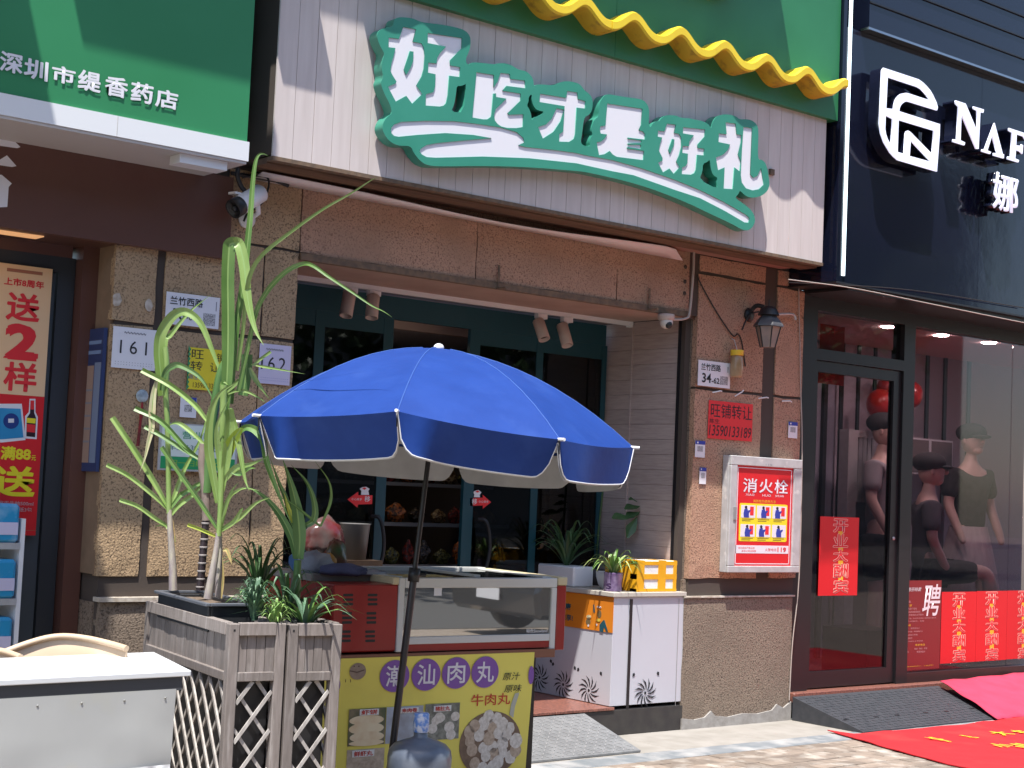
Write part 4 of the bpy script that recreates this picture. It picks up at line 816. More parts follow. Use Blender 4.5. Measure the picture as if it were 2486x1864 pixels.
MB().tube([(7.25, .62, .914), (7.26, .61, 1.3), (7.28, .6, 1.62)], .008, 6).build('stem', LD, rp_)
for q, s_, a in (((1720, 600), 26, 10), ((1810, 535), 15, -5), ((1620, 695), 32, 5), ((1800, 675), 26, 20), ((1770, 790), 30, 60)):
    P = pY(c10(q)[0], .42); P.x = min(P.x, 7.40); k = s_*depth(P)/FPX; mb = MB(); d = V((cos(radians(a)), 0, sin(radians(a)))); leafblade(mb, [P-d*k, P-d*k*.3+V((0, 0, .01)), P+d*k*.4, P+d*k], k*.9, side=V((0, -.6, .8)), w0=.2); mb.build('leaf', LD, rp_)
MB().lathe([(0, 0), (.06, 0), (.075, .11), (.065, .11)], (7.25, .62, .9135), 20).build('pot', mat('dark_pot', (.05, .04, .04)), rp_)

# ================================================================== FIXTURES UNDER THE SIGN
k6 = crop(600, 600, 2.765); k11 = crop(1100, 600, 2.765); k3 = crop(1600, 600, 3.3175); k2 = crop(200, 350, 3.318); R7 = crop(1640, 950, 3.3187); k5 = crop(0, 500, 2.765); k35 = crop(350, 800, 4.739)
tk = thing('track_light_rail', 'white lighting track fixed along the soffit of the entrance', 'light rail', (5.9, .58, 2.72)); box('rail', (4.40, .565, 2.735), (7.466, .60, 2.764), WHITE, tk); box('end_cap', (7.44, .56, 2.725), (7.468, .605, 2.7645), WHITE, tk)
SPOTW = mat('spot_beige', (.50, .40, .36), rough=.5)
for i, (mt, a, b, lb) in enumerate(((k6((705, 262))[0], k6((690, 300))[0], k6((662, 462))[0], 'pinkish spotlight hanging straight down, leftmost on the track'), (k6((860, 288))[0], k6((848, 325))[0], k6((836, 460))[0], 'spotlight with dark mouth, second from the left on the track'), (k11((598, 452))[0], k11((570, 492))[0], k11((610, 610))[0], 'spotlight tilted right with dark mouth above the umbrella'), (k11((770, 478))[0], k11((730, 520))[0], k11((768, 660))[0], 'beige spotlight tilted right, rightmost on the track'))):
    M0 = pY(mt, .58); A = pY(a, .57); B = pY(b, .50 if i > 1 else .54); sp = thing('spotlight', lb, 'spotlight', M0, 'spotlights on the soffit track')
    box('adaptor', (M0.x-.05, .562, 2.70), (M0.x+.035, .603, 2.734), WHITE, sp, .002); MB().tube([(M0.x, .582, 2.70), (A+(B-A)*.2)+V((0, .0, .0))], .010, 6).build('stem', WHITE, sp)
    d = (B-A).normalized(); L = max((B-A).length, .15); MB().lathe([(0, 0), (.036, 0), (.040, .006), (.040, L), (.034, L), (.032, L-.03), (0, L-.03)], A, 20, d).build('lamp_body', SPOTW, sp)
    MB().lathe([(0, L-.028), (.031, L-.028), (.031, L-.024), (0, L-.02)], A, 16, d).build('reflector', BLACK if i in (1, 2) else SPOTW, sp)
P = pY(k11((1430, 460))[0], -.03); dc = thing('dome_camera', 'white dome camera under the right end of the lintel', 'camera', (P.x, P.y, P.z-.05))
MB().lathe([(0, .03), (.055, .03), (.058, .02), (.055, -.005), (.045, -.012)], (P.x, P.y, P.z-.02), 20).build('base', SPOTW, dc); MB().ball((P.x, P.y-.005, P.z-.045), .044, 16).build('dome', mat('camera_white', (.62, .57, .53), rough=.4), dc)
MB().ball((P.x-.004, P.y-.03, P.z-.062), .026, 12).build('lens', BLACK, dc)
MB().tube(spline([P+V((.06, 0, -.02)), P+V((.18, .0, .0)), P+V((.22, 0, .05)), P+V((.24, .0, .3)), P+V((.25, .01, .45)), P+V((.235, .01, .75))], 5), .009, 6).build('cable', CABLEW, dc)
for q0, q1 in (((310, 120), (308, 272)), ((1320, 275), (1318, 415))):
    a = pY(k11(q0)[0], -.015); b = pY(k11(q1)[0], -.015); o = thing('steel_bracket', 'small rusty steel hook on the lintel edge, '+('above the umbrella' if q0[0] < 900 else 'next to the dome camera'), 'bracket', b)
    box('upright', (a.x-.007, -.018, b.z), (a.x+.007, -.0125, a.z), METALR, o); box('stub', (a.x-.012, -.10, b.z-.01), (a.x+.012, -.005, b.z+.0), METALR, o)
# bullet camera on the left corner
A = pY(k2((1415, 405))[0], -.14); B = pY(k2((1230, 515))[0], -.17); bc = thing('bullet_camera', 'white bullet camera with black front below the pharmacy sign corner', 'camera', A); d = (B-A).normalized()
MB().lathe([(0, -.01), (.042, -.01), (.05, 0), (.052, .15), (.05, .16)], A-d*.02, 22, d).build('housing', WHITE, bc); MB().lathe([(.051, 0), (.053, .01), (.053, .055), (.044, .056), (.042, .04), (0, .04)], A+d*.14, 22, d).build('front_ring', BLACK, bc)
MB().ball(A+d*.18, .02, 10).build('lens', BLACK, bc); mb = MB(); mb.box((-.06, -.004, -.012), (.075, .05, .0), Matrix.Translation(A+d*.12+V((0, 0, .055))) @ Matrix.Rotation(math.atan2(d.y, d.x)+pi, 4, 'Z')); mb.build('sun_hood', WHITE, bc)
Mt = pY(k2((1340, 600))[0], -.03); MB().lathe([(0, 0), (.05, 0), (.05, .012), (.02, .02), (.016, .05), (0, .05)], (Mt.x, -.004, Mt.z), 16, (0, -1, 0)).build('wall_plate', WHITE, bc); MB().tube([Mt+V((0, -.02, 0)), Mt+V((.0, -.1, .02)), A+V((0, 0, -.045))], .014, 8).build('arm', WHITE, bc)
MB().tube(spline([pY(p, -.14) for p in k2((1255, 195), (1250, 260), (1280, 340), (1320, 385), (1360, 400))], 5), .013, 8).build('hose', BLACK, bc)
MB().tube(spline([pY(p, -.06) for p in k2((1290, 270), (1400, 255), (1490, 270), (1500, 340), (1465, 440), (1420, 500), (1330, 560), (1300, 620))], 5), .006, 6).build('cable', BLACK, bc)
MB().tube([pY(p, -.03) for p in k2((1200, 232), (1350, 258), (1560, 292), (1659, 335))], .011, 6).build('conduit', BLACK, bc)
# wall lantern
P = pY(k3((880, 640))[0], -.17); wl = thing('wall_lantern', 'black six-sided wall lantern with clouded glass on the right pillar', 'lantern', P)
MB().lathe([(.0, .145), (.035, .14), (.06, .12), (.075, .085), (.078, .08)], P, 10, None, True).build('dome', BLACK, wl)
MB().lathe([(.05, .08), (.092, .03), (.105, .012), (.107, 0), (.095, .0)], P, 6, None, False).build('roof', mat('lantern_grey', (.10, .10, .11), (.05, .05, .055), 12, rough=.5), wl)
MB().lathe([(.0, -.145), (.05, -.145), (.085, -.002), (.0, -.002)], P, 6, None, False).build('glass', mat('clouded_glass', (.24, .19, .17), (.34, .25, .2), 9, rough=.25), wl)
for k in range(6): a = 2*pi*k/6; MB().tube([P+V((.051*cos(a), .051*sin(a), -.146)), P+V((.087*cos(a), .087*sin(a), -.002))], .005, 5).build('rib', BLACK, wl)
MB().tube(spline([(P.x-.02, -.01, P.z+.10), (P.x-.02, -.07, P.z+.15), (P.x, -.13, P.z+.14)], 4), .016, 8).build('arm', BLACK, wl); MB().lathe([(0, 0), (.05, 0), (.04, .015), (0, .018)], (P.x-.02, -.006, P.z+.09), 14, (0, -1, 0)).build('wall_plate', BLACK, wl)
MB().tube([P+V((0, 0, .14)), P+V((0, 0, .19))], .004, 5).build('ring_stem', BLACK, wl)
MB().tube(spline([pY(p, -.05) for p in k3((955, 540), (1060, 537), (1092, 553), (1100, 585))], 4), .009, 7).build('side_pipe', ALU, wl)
MB().tube(spline([pY(p, -.04) for p in k3((800, 520), (740, 535), (700, 590), (668, 665))], 4), .006, 6).build('cable', CABLE, wl)
cb = MB(); cb.tube(spline([pY(p, -.012) for p in k3((305, 230), (360, 340), (450, 500), (540, 640), (600, 715), (635, 700), (665, 760), (695, 960))], 6), .005, 6); tag(cb.build('loose_cable', CABLE), 'thin black cable running diagonally over the right pillar to the jar', 'cable')
cb = MB(); cb.tube(spline([pY(p, -.01) for p in k3((1125, 225), (1128, 500), (1135, 800), (1140, 1100), (1152, 1659))]+[pY(p, -.02) for p in [(1940, 1400), (1924, 1560), (1916, 1700)]], 4), .0045, 6); tag(cb.build('wall_cable', CABLEW), 'pale cable running down the right edge of the right pillar', 'cable')
P = pY(k3((628, 850))[0], -.06); jr = thing('hanging_jar', 'cloudy trap jar with yellow lid hanging on the right pillar', 'jar', (P.x, P.y, P.z-.17))
MB().lathe([(.046, .018), (.046, -.018), (.04, -.02), (0, .02)][::-1], P, 20).build('lid', mat('lid_yellow', (.72, .5, .04), rough=.5), jr)
MB().lathe([(.036, -.02), (.042, -.04), (.045, -.10), (.043, -.16), (.036, -.172), (0, -.172)], P, 20).build('jar_body', mat('jar_murky', (.42, .29, .17), (.30, .19, .10), 9, rough=.2), jr); MB().tube([P+V((0, 0, .02)), P+V((0, .03, .09)), P+V((0, .055, .10))], .003, 5).build('hook', ALU, jr)
for a, z in (((430, 1170), (505, 1160)), ((800, 1218), (880, 1213)), ((990, 1240), (1068, 1246)), ((610, 1200), (680, 1152))):
    mb = MB(); A = pY(k3(a)[0], -.008); B = pY(k3(z)[0], -.035); mb.tube([A, A.lerp(B, .6)+V((0, -.02, .005)), B], .005, 5); tag(mb.build('glint_stroke', WHITE), 'scrap of white tie left on the right pillar, '+{430: 'leftmost under the street number plate', 800: 'beside the dark strip', 990: 'rightmost near the pillar edge', 610: 'slanting one above the red notice'}[a[0]], 'scrap')  # white tubes stand for sun glints on bits jutting from the pillar
# ================================================================== PLATES AND NOTICES
def plate(name, label, cat, p0, p1, Y, m, th=.004, fr=None):
    f = fr or FY(Y); b = bounds(f, p0, p1); c = f.at((b[0]+b[2])/2, b[1]); t = thing(name, label, cat, c); rect('plate', f, *b, 0, th, m, t); return f, b, t, th+.0012
def q_(b, u0, v0, u1, v1): return (b[0]+(b[2]-b[0])*u0, b[1]+(b[3]-b[1])*v0, b[0]+(b[2]-b[0])*u1, b[1]+(b[3]-b[1])*v1)
QG = mat('code_grey', (.22, .22, .24), (.55, .55, .57), 220, rough=.6, lo=.48, hi=.52)
f, b, t, w_ = plate('street_number_plate', 'white street plate reading 兰竹西路 above the sugarcane', 'sign', *k5((1110, 572), (1470, 828)), -.012, PAPER)
text('兰竹西路', f, q_(b, .07, .62, .68, .88), w_, INK, t, bold=.012); text('38', f, q_(b, .13, .16, .36, .5), w_, INK, t, bold=.02); text('-6', f, q_(b, .38, .18, .5, .38), w_, INK, t, bold=.01); rect('arrow', f, *q_(b, .93, .56, .945, .86), .004, .005, INKG, t); rect('code_area', f, *q_(b, .70, .08, .93, .46), .004, .0045, QG, t)
f, b, t, w_ = plate('street_number_plate', 'white street plate reading 兰竹西路 34-62 on the right pillar', 'sign', *k3((312, 905), (570, 1140)), -.012, PAPER)
text('兰竹西路', f, q_(b, .08, .62, .69, .89), w_, INK, t, bold=.012); text('34', f, q_(b, .12, .14, .40, .50), w_, INK, t, bold=.02); text('-62', f, q_(b, .42, .14, .66, .36), w_, INK, t, bold=.02); rect('arrow', f, *q_(b, .91, .62, .93, .86), .004, .005, INKG, t); rect('code_area', f, *q_(b, .68, .12, .93, .46), .004, .0045, QG, t)
f, b, t, w_ = plate('number_notice', 'white square notice reading 161 on the left pillar', 'notice', *k5((752, 803), (1046, 1108)), -.008, PAPER, .002)
[text(c_, f, q_(b, u_, .36, u2_, .68), w_, INK, t, keep=True) for c_, u_, u2_ in (('1', .12, .26), ('6', .38, .58), ('1', .70, .84))]; text('~~~~~~~', f, q_(b, .25, .84, .75, .9), w_, INKG, t)
for v in (.08, .14): text('· '*14, f, q_(b, .08, v, .93, v+.02), w_, INKG, t)
f, b, t, w_ = plate('number_notice', 'lilac square notice reading 162 at the corner of the left pillar', 'notice', *k6((78, 642), (290, 930)), -.008, PAPERL, .002)
[text(c_, f, q_(b, u_, .36, u2_, .68), w_, INK, t, keep=True) for c_, u_, u2_ in (('1', .02, .16), ('6', .28, .50), ('2', .62, .84))]; text('~~~~~~~', f, q_(b, .2, .84, .75, .9), w_, INKG, t)
for v in (.08, .14): text('· '*14, f, q_(b, .08, v, .93, v+.02), w_, BLUEP, t)
f, b, t, w_ = plate('yellow_notice', 'handwritten yellow notice behind the sugarcane leaves', 'notice', *k35((502, 198), (905, 715)), -.008, mat('yellow_paper', (.80, .66, .03), rough=.6), .002)
text('旺', f, q_(b, .08, .74, .42, .95), w_, INK, t); text('铺', f, q_(b, .80, .70, 1.0, .92), w_, INK, t); text('转', f, q_(b, .06, .46, .40, .68), w_, INK, t); text('让', f, q_(b, .62, .46, .9, .68), w_, INK, t); text('陈生', f, q_(b, .05, .24, .3, .36), w_, BLUEP, t); text('13590133189', f, q_(b, .16, .05, .98, .17), w_, mat('brown_ink', (.15, .06, .02)), t)
for k in range(9): mb = MB(); v = b[1]+(b[3]-b[1])*(k+.5)/9; mb.prism([f.at(b[0]-.004, v-.02, .0021), f.at(b[0]+.012, v, .0021), f.at(b[0]-.004, v+.02, .0021)], f.n*.0008); mb.build('green_edge', mat('green_mark', (.05, .3, .12)), t)
f, b, t, w_ = plate('payment_sticker', 'blue-headed white sticker above the opening-hours board', 'sticker', *k35((412, 770), (600, 1018)), -.008, PAPER, .002)
rect('header', f, *q_(b, .35, .76, .98, 1.0), .002, .003, BLUEP, t); rect('code_area', f, *q_(b, .26, .28, .72, .62), .002, .003, QG, t)
f, b, t, w_ = plate('hours_board', 'white opening-hours board with green lower band behind the sugarcane', 'sign', *k35((160, 1062), (1068, 1655)), -.03, ALU, .008)
rect('white_field', f, *q_(b, .03, .30, .97, .97), .008, .0095, mat('pale_mint', (.70, .80, .76), rough=.4), t); rect('green_band', f, *q_(b, .03, .04, .97, .295), .008, .0095, mat('band_green', (.02, .33, .12), rough=.4), t)
text('营业时间', f, q_(b, .28, .68, .80, .84), .0105, mat('text_green', (.03, .35, .16)), t, bold=.005); text('早上7:30-晚上10:30', f, q_(b, .12, .43, .93, .57), .0105, mat('text_dkgreen', (.04, .16, .14)), t); text('扫一扫编码 QQ', f, q_(b, .14, .09, .88, .24), .0105, mat('text_lime', (.30, .55, .06)), t)
P = pY(k5((962, 1275))[0], -.02); t = thing('round_plaque', 'round grey-blue plaque with a red tassel under the 161 notice', 'plaque', P); MB().lathe([(0, 0), (.032, 0), (.034, .004), (.03, .009), (0, .010)], (P.x, -.003, P.z), 24, (0, -1, 0)).build('disc', mat('plaque', (.45, .55, .6), (.25, .3, .33), 40, rough=.5), t)
mb = MB(); A = pY(k5((955, 1335))[0], -.014); B = pY(k5((925, 1610))[0], -.016); mb.tube([P+V((0, .01, -.03)), A, A.lerp(B, .3), A.lerp(B, .35), B], [.003, .006, .010, .007, .009], 8); mb.build('tassel', mat('tassel_red', (.28, .02, .025), (.12, .02, .02), 30, rough=.8), t)
# notice case on the pillar's left cheek
fl = Frame((3.306, 0, 0), 180); b = bounds(fl, *k5((578, 810), (738, 1412)))
t = thing('notice_case', 'blue framed notice case on the left cheek of the left pillar', 'notice case', (3.30, .1, 1.4)); b = (-.262, 1.545, -.03, 2.275)
rect('case', fl, *b, 0, .02, mat('case_blue', (.035, .055, .15), rough=.4), t); rect('paper', fl, *q_(b, .08, .06, .60, .74), .02, .021, mat('faded_paper', (.36, .25, .2), rough=.6), t); rect('paper', fl, *q_(b, .64, .06, .95, .76), .02, .021, mat('bluish_paper', (.20, .26, .38), rough=.6), t)
for k in range(5): rect('print_line', fl, *q_(b, .15, .2+k*.09, .58, .215+k*.09), .021, .0215, INKG, t)
for k in range(2): rect('print_line', fl, *q_(b, .1, .82+k*.07, .9, .845+k*.07), .02, .0205, mat('pale_blue', (.2, .3, .5)), t)
# red handwritten notice + stickers on the right pillar
f, b, t, w_ = plate('red_notice', 'red handwritten notice 旺铺转让 with phone number on the right pillar', 'notice', *R7((262, 68), (618, 405)), -.006, RED, .002)
text('旺铺转让', f, q_(b, .05, .56, .98, .93), w_, INK, t); text('陈生', f, q_(b, .03, .40, .25, .52), w_, INK, t); text('13590133189', f, q_(b, .02, .08, .98, .36), w_, INK, t, shear=.15)
for p0, p1, lb in (((157, 395), (236, 534), 'payment sticker left of the hydrant case, upper'), ((192, 612), (245, 748), 'smaller payment sticker left of the hydrant case, lower'), ((908, 243), (980, 380), 'payment sticker on the narrow right strip of the pillar')):
    f, b, t, w_ = plate('payment_sticker', lb, 'sticker', *R7(p0, p1), -.006, PAPER, .002); rect('header', f, *q_(b, 0, .78, 1, 1.0), .002, .003, BLUEP, t); rect('code_area', f, *q_(b, .22, .36, .78, .68), .002, .003, QG, t); rect('emblem', f, *q_(b, .16, .84, .3, .94), .003, .0035, WHITE, t)
# ---- hydrant cabinet
fh = FY(-.085); hb = thing('hydrant_cabinet', 'grey framed fire hydrant cabinet with red 消火栓 poster on the right pillar', 'cabinet', pY(R7((690, 1460))[0], -.05))
bo = bounds(fh, *R7((438, 512), (1012, 1460))); b = bo; FRM = mat('frame_grey', (.50, .49, .49), (.42, .41, .41), 12, rough=.45, stain=(.62, .6, .58), sscale=14, slo=.6, shi=.7)
box('case', (b[0], -.06, b[1]), (b[2], -.003, b[3]), FRM, hb, .003)
bp = bounds(fh, *R7((492, 592), (950, 1408)))
rect('frame_top', fh, b[0], bp[3], b[2], b[3], -.024, 0, FRM, hb, .004); rect('frame_bottom', fh, b[0], b[1], b[2], bp[1], -.024, 0, FRM, hb, .004); rect('frame_left', fh, b[0], bp[1]+.001, bp[0], bp[3]-.001, -.024, -.001, FRM, hb, .004); rect('frame_right', fh, bp[2], bp[1]+.001, b[2], bp[3]-.001, -.024, -.001, FRM, hb, .004)
fp_ = FY(-.068); b = bp; rect('poster', fp_, *b, 0, .002, REDP, hb); HW = mat('print_white', (.78, .76, .82), rough=.5)
for x in ((.025, .02, .035, .98), (.965, .02, .975, .98), (.025, .975, .975, .983), (.025, .017, .975, .025)): rect('border_line', fp_, *q_(b, *x), .002, .003, HW, hb)
for ch, u in zip('消火栓', (.12, .40, .67)): text(ch, fp_, q_(b, u, .735, u+.24, .875), .003, HW, hb, bold=.014)
for ch, u in zip(('XIAO', 'HUO', 'SHUAN'), (.17, .46, .69)): text(ch, fp_, q_(b, u, .70, u+.15, .722), .003, HW, hb)
text('消防栓的使用方法', fp_, q_(b, .30, .635, .70, .665), .003, GOLD, hb)
L = []
y0, y1, u0, u1 = .245, .625, .07, .92
for cx, cy, a0 in ((.95, .97, 0), (.05, .97, 90), (.05, .03, 180), (.95, .03, 270)):
    for a in (0, 30, 60, 90):
        uu = u0+(u1-u0)*(cx+.05*cos(radians(a0+a))*.9); vv_ = y0+(y1-y0)*(cy+.03*sin(radians(a0+a))); L.append((b[0]+(b[2]-b[0])*uu, b[1]+(b[3]-b[1])*vv_))
shape('yellow_field', [L], fp_.M(), .0021, .003, YPR, hb)
rr = random.Random(5)
for j in range(2):
    for i in range(3):
        cu = .10+i*.275; cv = .48-j*.19; cb_ = q_(b, cu, cv, cu+.245, cv+.125); rect('picture_cell', fp_, *cb_, .0031, .004, HW, hb)
        sx = .3+.12*((i+j) % 2); Mm = [(.0, .0), (.42, .0), (.40, .35), (.55, .55), (.52, .62), (.3, .55), (.28, .72), (.02, .66), (-.04, .3)]
        shape('figure', [[(cb_[0]+(cb_[2]-cb_[0])*(sx-.1+x*.85), cb_[1]+(cb_[3]-cb_[1])*(y+.02)) for x, y in Mm]], fp_.M(), .0041, .0048, BLUEP, hb)
        shape('figure_head', [[(cb_[0]+(cb_[2]-cb_[0])*(sx+.03+.09*cos(a)), cb_[1]+(cb_[3]-cb_[1])*(.83+.13*sin(a))) for a in [k*pi/5 for k in range(10)]]], fp_.M(), .0041, .0048, INK, hb)
        if (i, j) != (2, 1): rect('red_box', fp_, *q_(cb_, .62, .2, .88, .9), .0041, .0046, RED, hb)
        for k in range(2): rect('caption_line', fp_, *q_(b, cu+.02, cv-.018-.016*k, cu+.22-.05*k, cv-.011-.016*k), .0031, .0035, mat('olive_ink', (.2, .15, .02)), hb)
rect('white_band', fp_, *q_(b, .02, .125, .955, .205), .0021, .003, HW, hb); text('请勿遮挡严禁占用', fp_, q_(b, .07, .168, .35, .188), .0035, RED, hb); text('发现火情请报警', fp_, q_(b, .13, .138, .38, .158), .0035, RED, hb); text('火警电话', fp_, q_(b, .54, .148, .74, .178), .0035, RED, hb); text('119', fp_, q_(b, .76, .143, .91, .188), .0035, RED, hb, bold=.03)
text('119', fh, q_(bo, .47, .93, .56, .945), .001, INKG, hb)
rect('latch', fh, *q_(bo, .045, .45, .085, .56), .0, .006, GREYPL, hb, .001)

# ================================================================== LEDGES ABOVE (out of the picture, added to throw the shade on the signs)
lg_ = thing('shade_blocker', 'concrete canopy ledge over the pharmacy and sweet shop signs', 'canopy', (3, -.4, 5.2)); CN = mat('blocker_concrete', (.40, .37, .34), rough=.9)
box('slab', (2.38, -.94, 5.2), (3.38, 0, 5.45), CN, lg_); box('slab', (-4, -1.25, 5.2), (2.08, 0, 5.45), CN, lg_); box('slab', (3.39, -.79, 5.62), (7.56, .0, 5.85), CN, lg_); box('bracket', (3.78, -.58, 4.42), (4.08, -.36, 4.50), CN, lg_)  # unseen slabs and a small block, placed for the shade they cast

# ================================================================== FREEZER ON THE BANNER TABLE
c8 = crop(700, 1250, 2.701); FO = dep(c8((725, 430))[0], 7.0); ff = Frame((FO.x, FO.y, 0), 93)
FRR = mat('freezer_red', (.36, .03, .026), (.28, .018, .016), 3, rough=.3); FRW = mat('freezer_white', (.66, .66, .64), rough=.35)
fz = thing('glass_top_freezer', 'red and white display freezer with glass front under the umbrella', 'freezer', ff.at(.3, .79))
def fq_(p): return ff.uv(c8(p)[0])
uL = fq_((290, 660))[0]; uM = fq_((715, 660))[0]; uG = fq_((1756, 600))[0]; uR = fq_((1815, 600))[0]; zB = .795; zT = 1.125; DP_ = .66
rect('vent_panel', ff, uL, zB, uM, zT-.03, -DP_, 0, FRR, fz, .006)
for i, x0 in enumerate((385, 545)):
    for j, y0 in enumerate((520, 640, 760)):
        for k in range(3):
            u, v = ff.uv(c8((x0+8-j*8, y0+k*30+5))[0], .001); mb = MB(); L = [(u+.006*cos(a)+(.020 if cos(a) > 0 else -.020), v+.0062*sin(a)) for a in [pi/8+kk*pi/4 for kk in range(8)]]
            mb.prism([ff.at(a, b_, .0002) for a, b_ in L], ff.n*.0008); mb.build('vent_slot', BLACK, fz)
rect('red_base', ff, uM+.03, zB-.004, uG, zB+.028, -DP_, -.004, FRR, fz)
rect('frame_left', ff, uM, zB-.005, uM+.032, zT, -.05, .004, FRW, fz, .003); rect('frame_top', ff, uM+.033, zT-.045, uG+.0, zT, -.05, .004, FRW, fz, .003); rect('frame_bottom', ff, uM+.033, zB+.0285, uG-.033, zB+.062, -.05, .002, FRW, fz, .002); rect('frame_right', ff, uG-.032, zB-.02, uG, zT-.046, -.05, .004, FRW, fz, .003)
rect('corner_post', ff, uG+.001, zB-.018, uR, zT-.035, -DP_, .006, FRR, fz, .004); rect('corner_cap', ff, uG+.0015, zT-.034, uR+.004, zT+.006, -DP_, .008, mat('cap_cream', (.60, .52, .33), rough=.5), fz, .004); rect('corner_cap', ff, uM-.035, zT-.03, uM-.001, zT+.003, -.2, .006, mat('cap_cream', (.6, .52, .33)), fz, .004)
fgm = mat('mirror_glass', (.55, .55, .53), rough=.015, metal=.85); rect('front_glass', ff, uM+.033, zB+.063, uG-.033, zT-.046, -.012, -.006, fgm, fz)
FZS = [[(775, 700), (900, 640), (1300, 700), (1720, 740), (1720, 795), (790, 800)], [(960, 560), (1010, 480), (1100, 500), (1450, 540), (1720, 560), (1720, 640), (1240, 630), (1180, 690), (1040, 690), (990, 620)], [(960, 520), (985, 465), (1015, 485), (985, 535)], [(1560, 600), (1720, 610), (1715, 635), (1560, 625)]]
rect('inner_box', ff, uM+.04, zB+.03, uG-.04, zT-.10, -DP_+.03, -.06, mat('inner_steel', (.3, .3, .3), rough=.4, metal=.5), fz)
fgt = Frame(ff.O-ff.n*0, 93)
mb = MB(); zt2 = zT+.02
for u0, u1, a, b_ in ((uM, uG, -.05, -.0), ): pass
mb.box((uM, zT-.02, -DP_), (uG, zT+.012, -DP_+.05), ff.M()); mb.build('top_rail', FRW, fz)
for u0 in (uM, uG-.05): rect('top_side_rail', ff, u0, zT-.02, u0+.05, zT+.004, -DP_+.051, -.051, FRW, fz)
GT = glass('freezer_top_glass', dark=.5); rect('sliding_glass', ff, uM+.051, zT-.012, uG-.40, zT-.006, -DP_+.051, -.051, GT, fz); rect('sliding_glass', ff, uG-.46, zT-.005, uG-.051, zT+.001, -DP_+.051, -.051, GT, fz)
rect('glass_rail', ff, uG-.46, zT+.0015, uG-.425, zT+.012, -DP_+.051, -.051, FRW, fz)
rect('lid_back', ff, uL, zT-.03, uM-.001, zT+.0, -DP_, -.21, GREYPL, fz)
GS = mat('gold_sticker', (.75, .6, .25), rough=.4)
for k in range(7): u, v = ff.uv(c8((740+k*14, 0))[0]); rect('gold_lettering', ff, uM+.09+k*.045, zT-.0055, uM+.12+k*.045, zT-.0045, -.30-.02*(k % 2), -.14, GS, fz)
text('特色Snowland', ff, (fq_((1565, 760))[0], fq_((1700, 772))[1], fq_((1702, 760))[0], fq_((1570, 748))[1]), -.004, WHITE, fz, bold=.01)
rect('white_label', ff, fq_((960, 500))[0], fq_((960, 530))[1], fq_((1010, 500))[0], fq_((1000, 465))[1], -.0055, -.0045, PAPER, fz)
# things on the freezer
BAGM = mat('grey_bag', (.33, .35, .42), (.26, .28, .36), 14, rough=.5, bump=.6, bscale=14, bdist=.02); k68 = crop(680, 1080, 4.88)
def lump(name, c, r, sc, m, label, cat, seed=1, parent=None):
    from mathutils import noise as ns
    mb = MB().ball((0, 0, 0), 1, 22, (1, 1, 1)); vs = []
    for v in mb.v:
        v = V(v); n_ = 1+.22*ns.noise(v*2.2+V((seed, 0, 0)))+.1*ns.noise(v*6+V((seed, 0, 0))); q = V((v.x*sc[0], v.y*sc[1], max(v.z, -.55)*sc[2]))*r*n_; vs.append(tuple(q+V(c)))
    mb.v = vs; o = mb.build(name, m, parent)
    return tag(o, label, cat) if parent is None else o
P = dep(k68((420, 1440))[0], 7.15); lump('plastic_bag', (P.x, P.y, P.z), .09, (1.1, .8, .75), BAGM, 'crumpled grey plastic bag on the left of the freezer', 'bag', 2)
P = dep(k68((700, 1490))[0], 7.1); lump('folded_cloth', (P.x, P.y-.03, P.z), .085, (1.5, .8, .4), mat('navy_cloth', (.07, .08, .17), (.1, .11, .22), 10, rough=.9, bump=.6, bscale=18, bdist=.02), 'navy cloth heaped on the freezer lid', 'cloth', 5)
P = dep(k68((1030, 1520))[0], 7.15); lump('clear_tray_bag', (P.x, P.y+.05, P.z), .08, (1.6, 1.0, .25), mat('smoky_plastic', (.30, .34, .42), rough=.25), 'flattened bluish plastic on the freezer left of the glass', 'plastic bag', 7)
P = dep(k68((575, 1390))[0], 7.2); lump('orange_packet', (P.x, P.y, P.z), .045, (.9, .6, .9), mat('orange_pack', (.55, .28, .05), rough=.5), 'orange paper packet leaning on the grey bag', 'packet', 3)
P = dep(k68((660, 1330))[0], 7.4); lump('snack_packet', (P.x, P.y, P.z), .07, (.8, .5, 1.2), mat('green_pack', (.03, .16, .06), (.2, .02, .03), 8, rough=.3), 'green and red snack packet behind the freezer goods', 'packet', 4)
P = dep(k68((520, 1130))[0], 7.9); lump('snack_packet', (P.x, P.y, P.z), .11, (1.0, .6, 1.1), mat('clear_pack', (.13, .02, .02), (.10, .10, .095), 7, rough=.2), 'red and clear snack pack standing behind the freezer', 'packet', 8)
P = dep(k68((880, 1130))[0], 8.2); tw = thing('plastic_tub', 'white translucent tub behind the freezer beside the door handle', 'tub', (P.x, P.y, P.z-.1)); MB().lathe([(0, -.1), (.065, -.1), (.08, .085), (.085, .09), (.075, .09)], P, 22).build('tub_body', mat('tub_white', (.17, .165, .16), rough=.4), tw); box('tub_base', (P.x-.3, P.y-.1, .20), (P.x+.12, P.y+.15, P.z-.101), WD, tw)
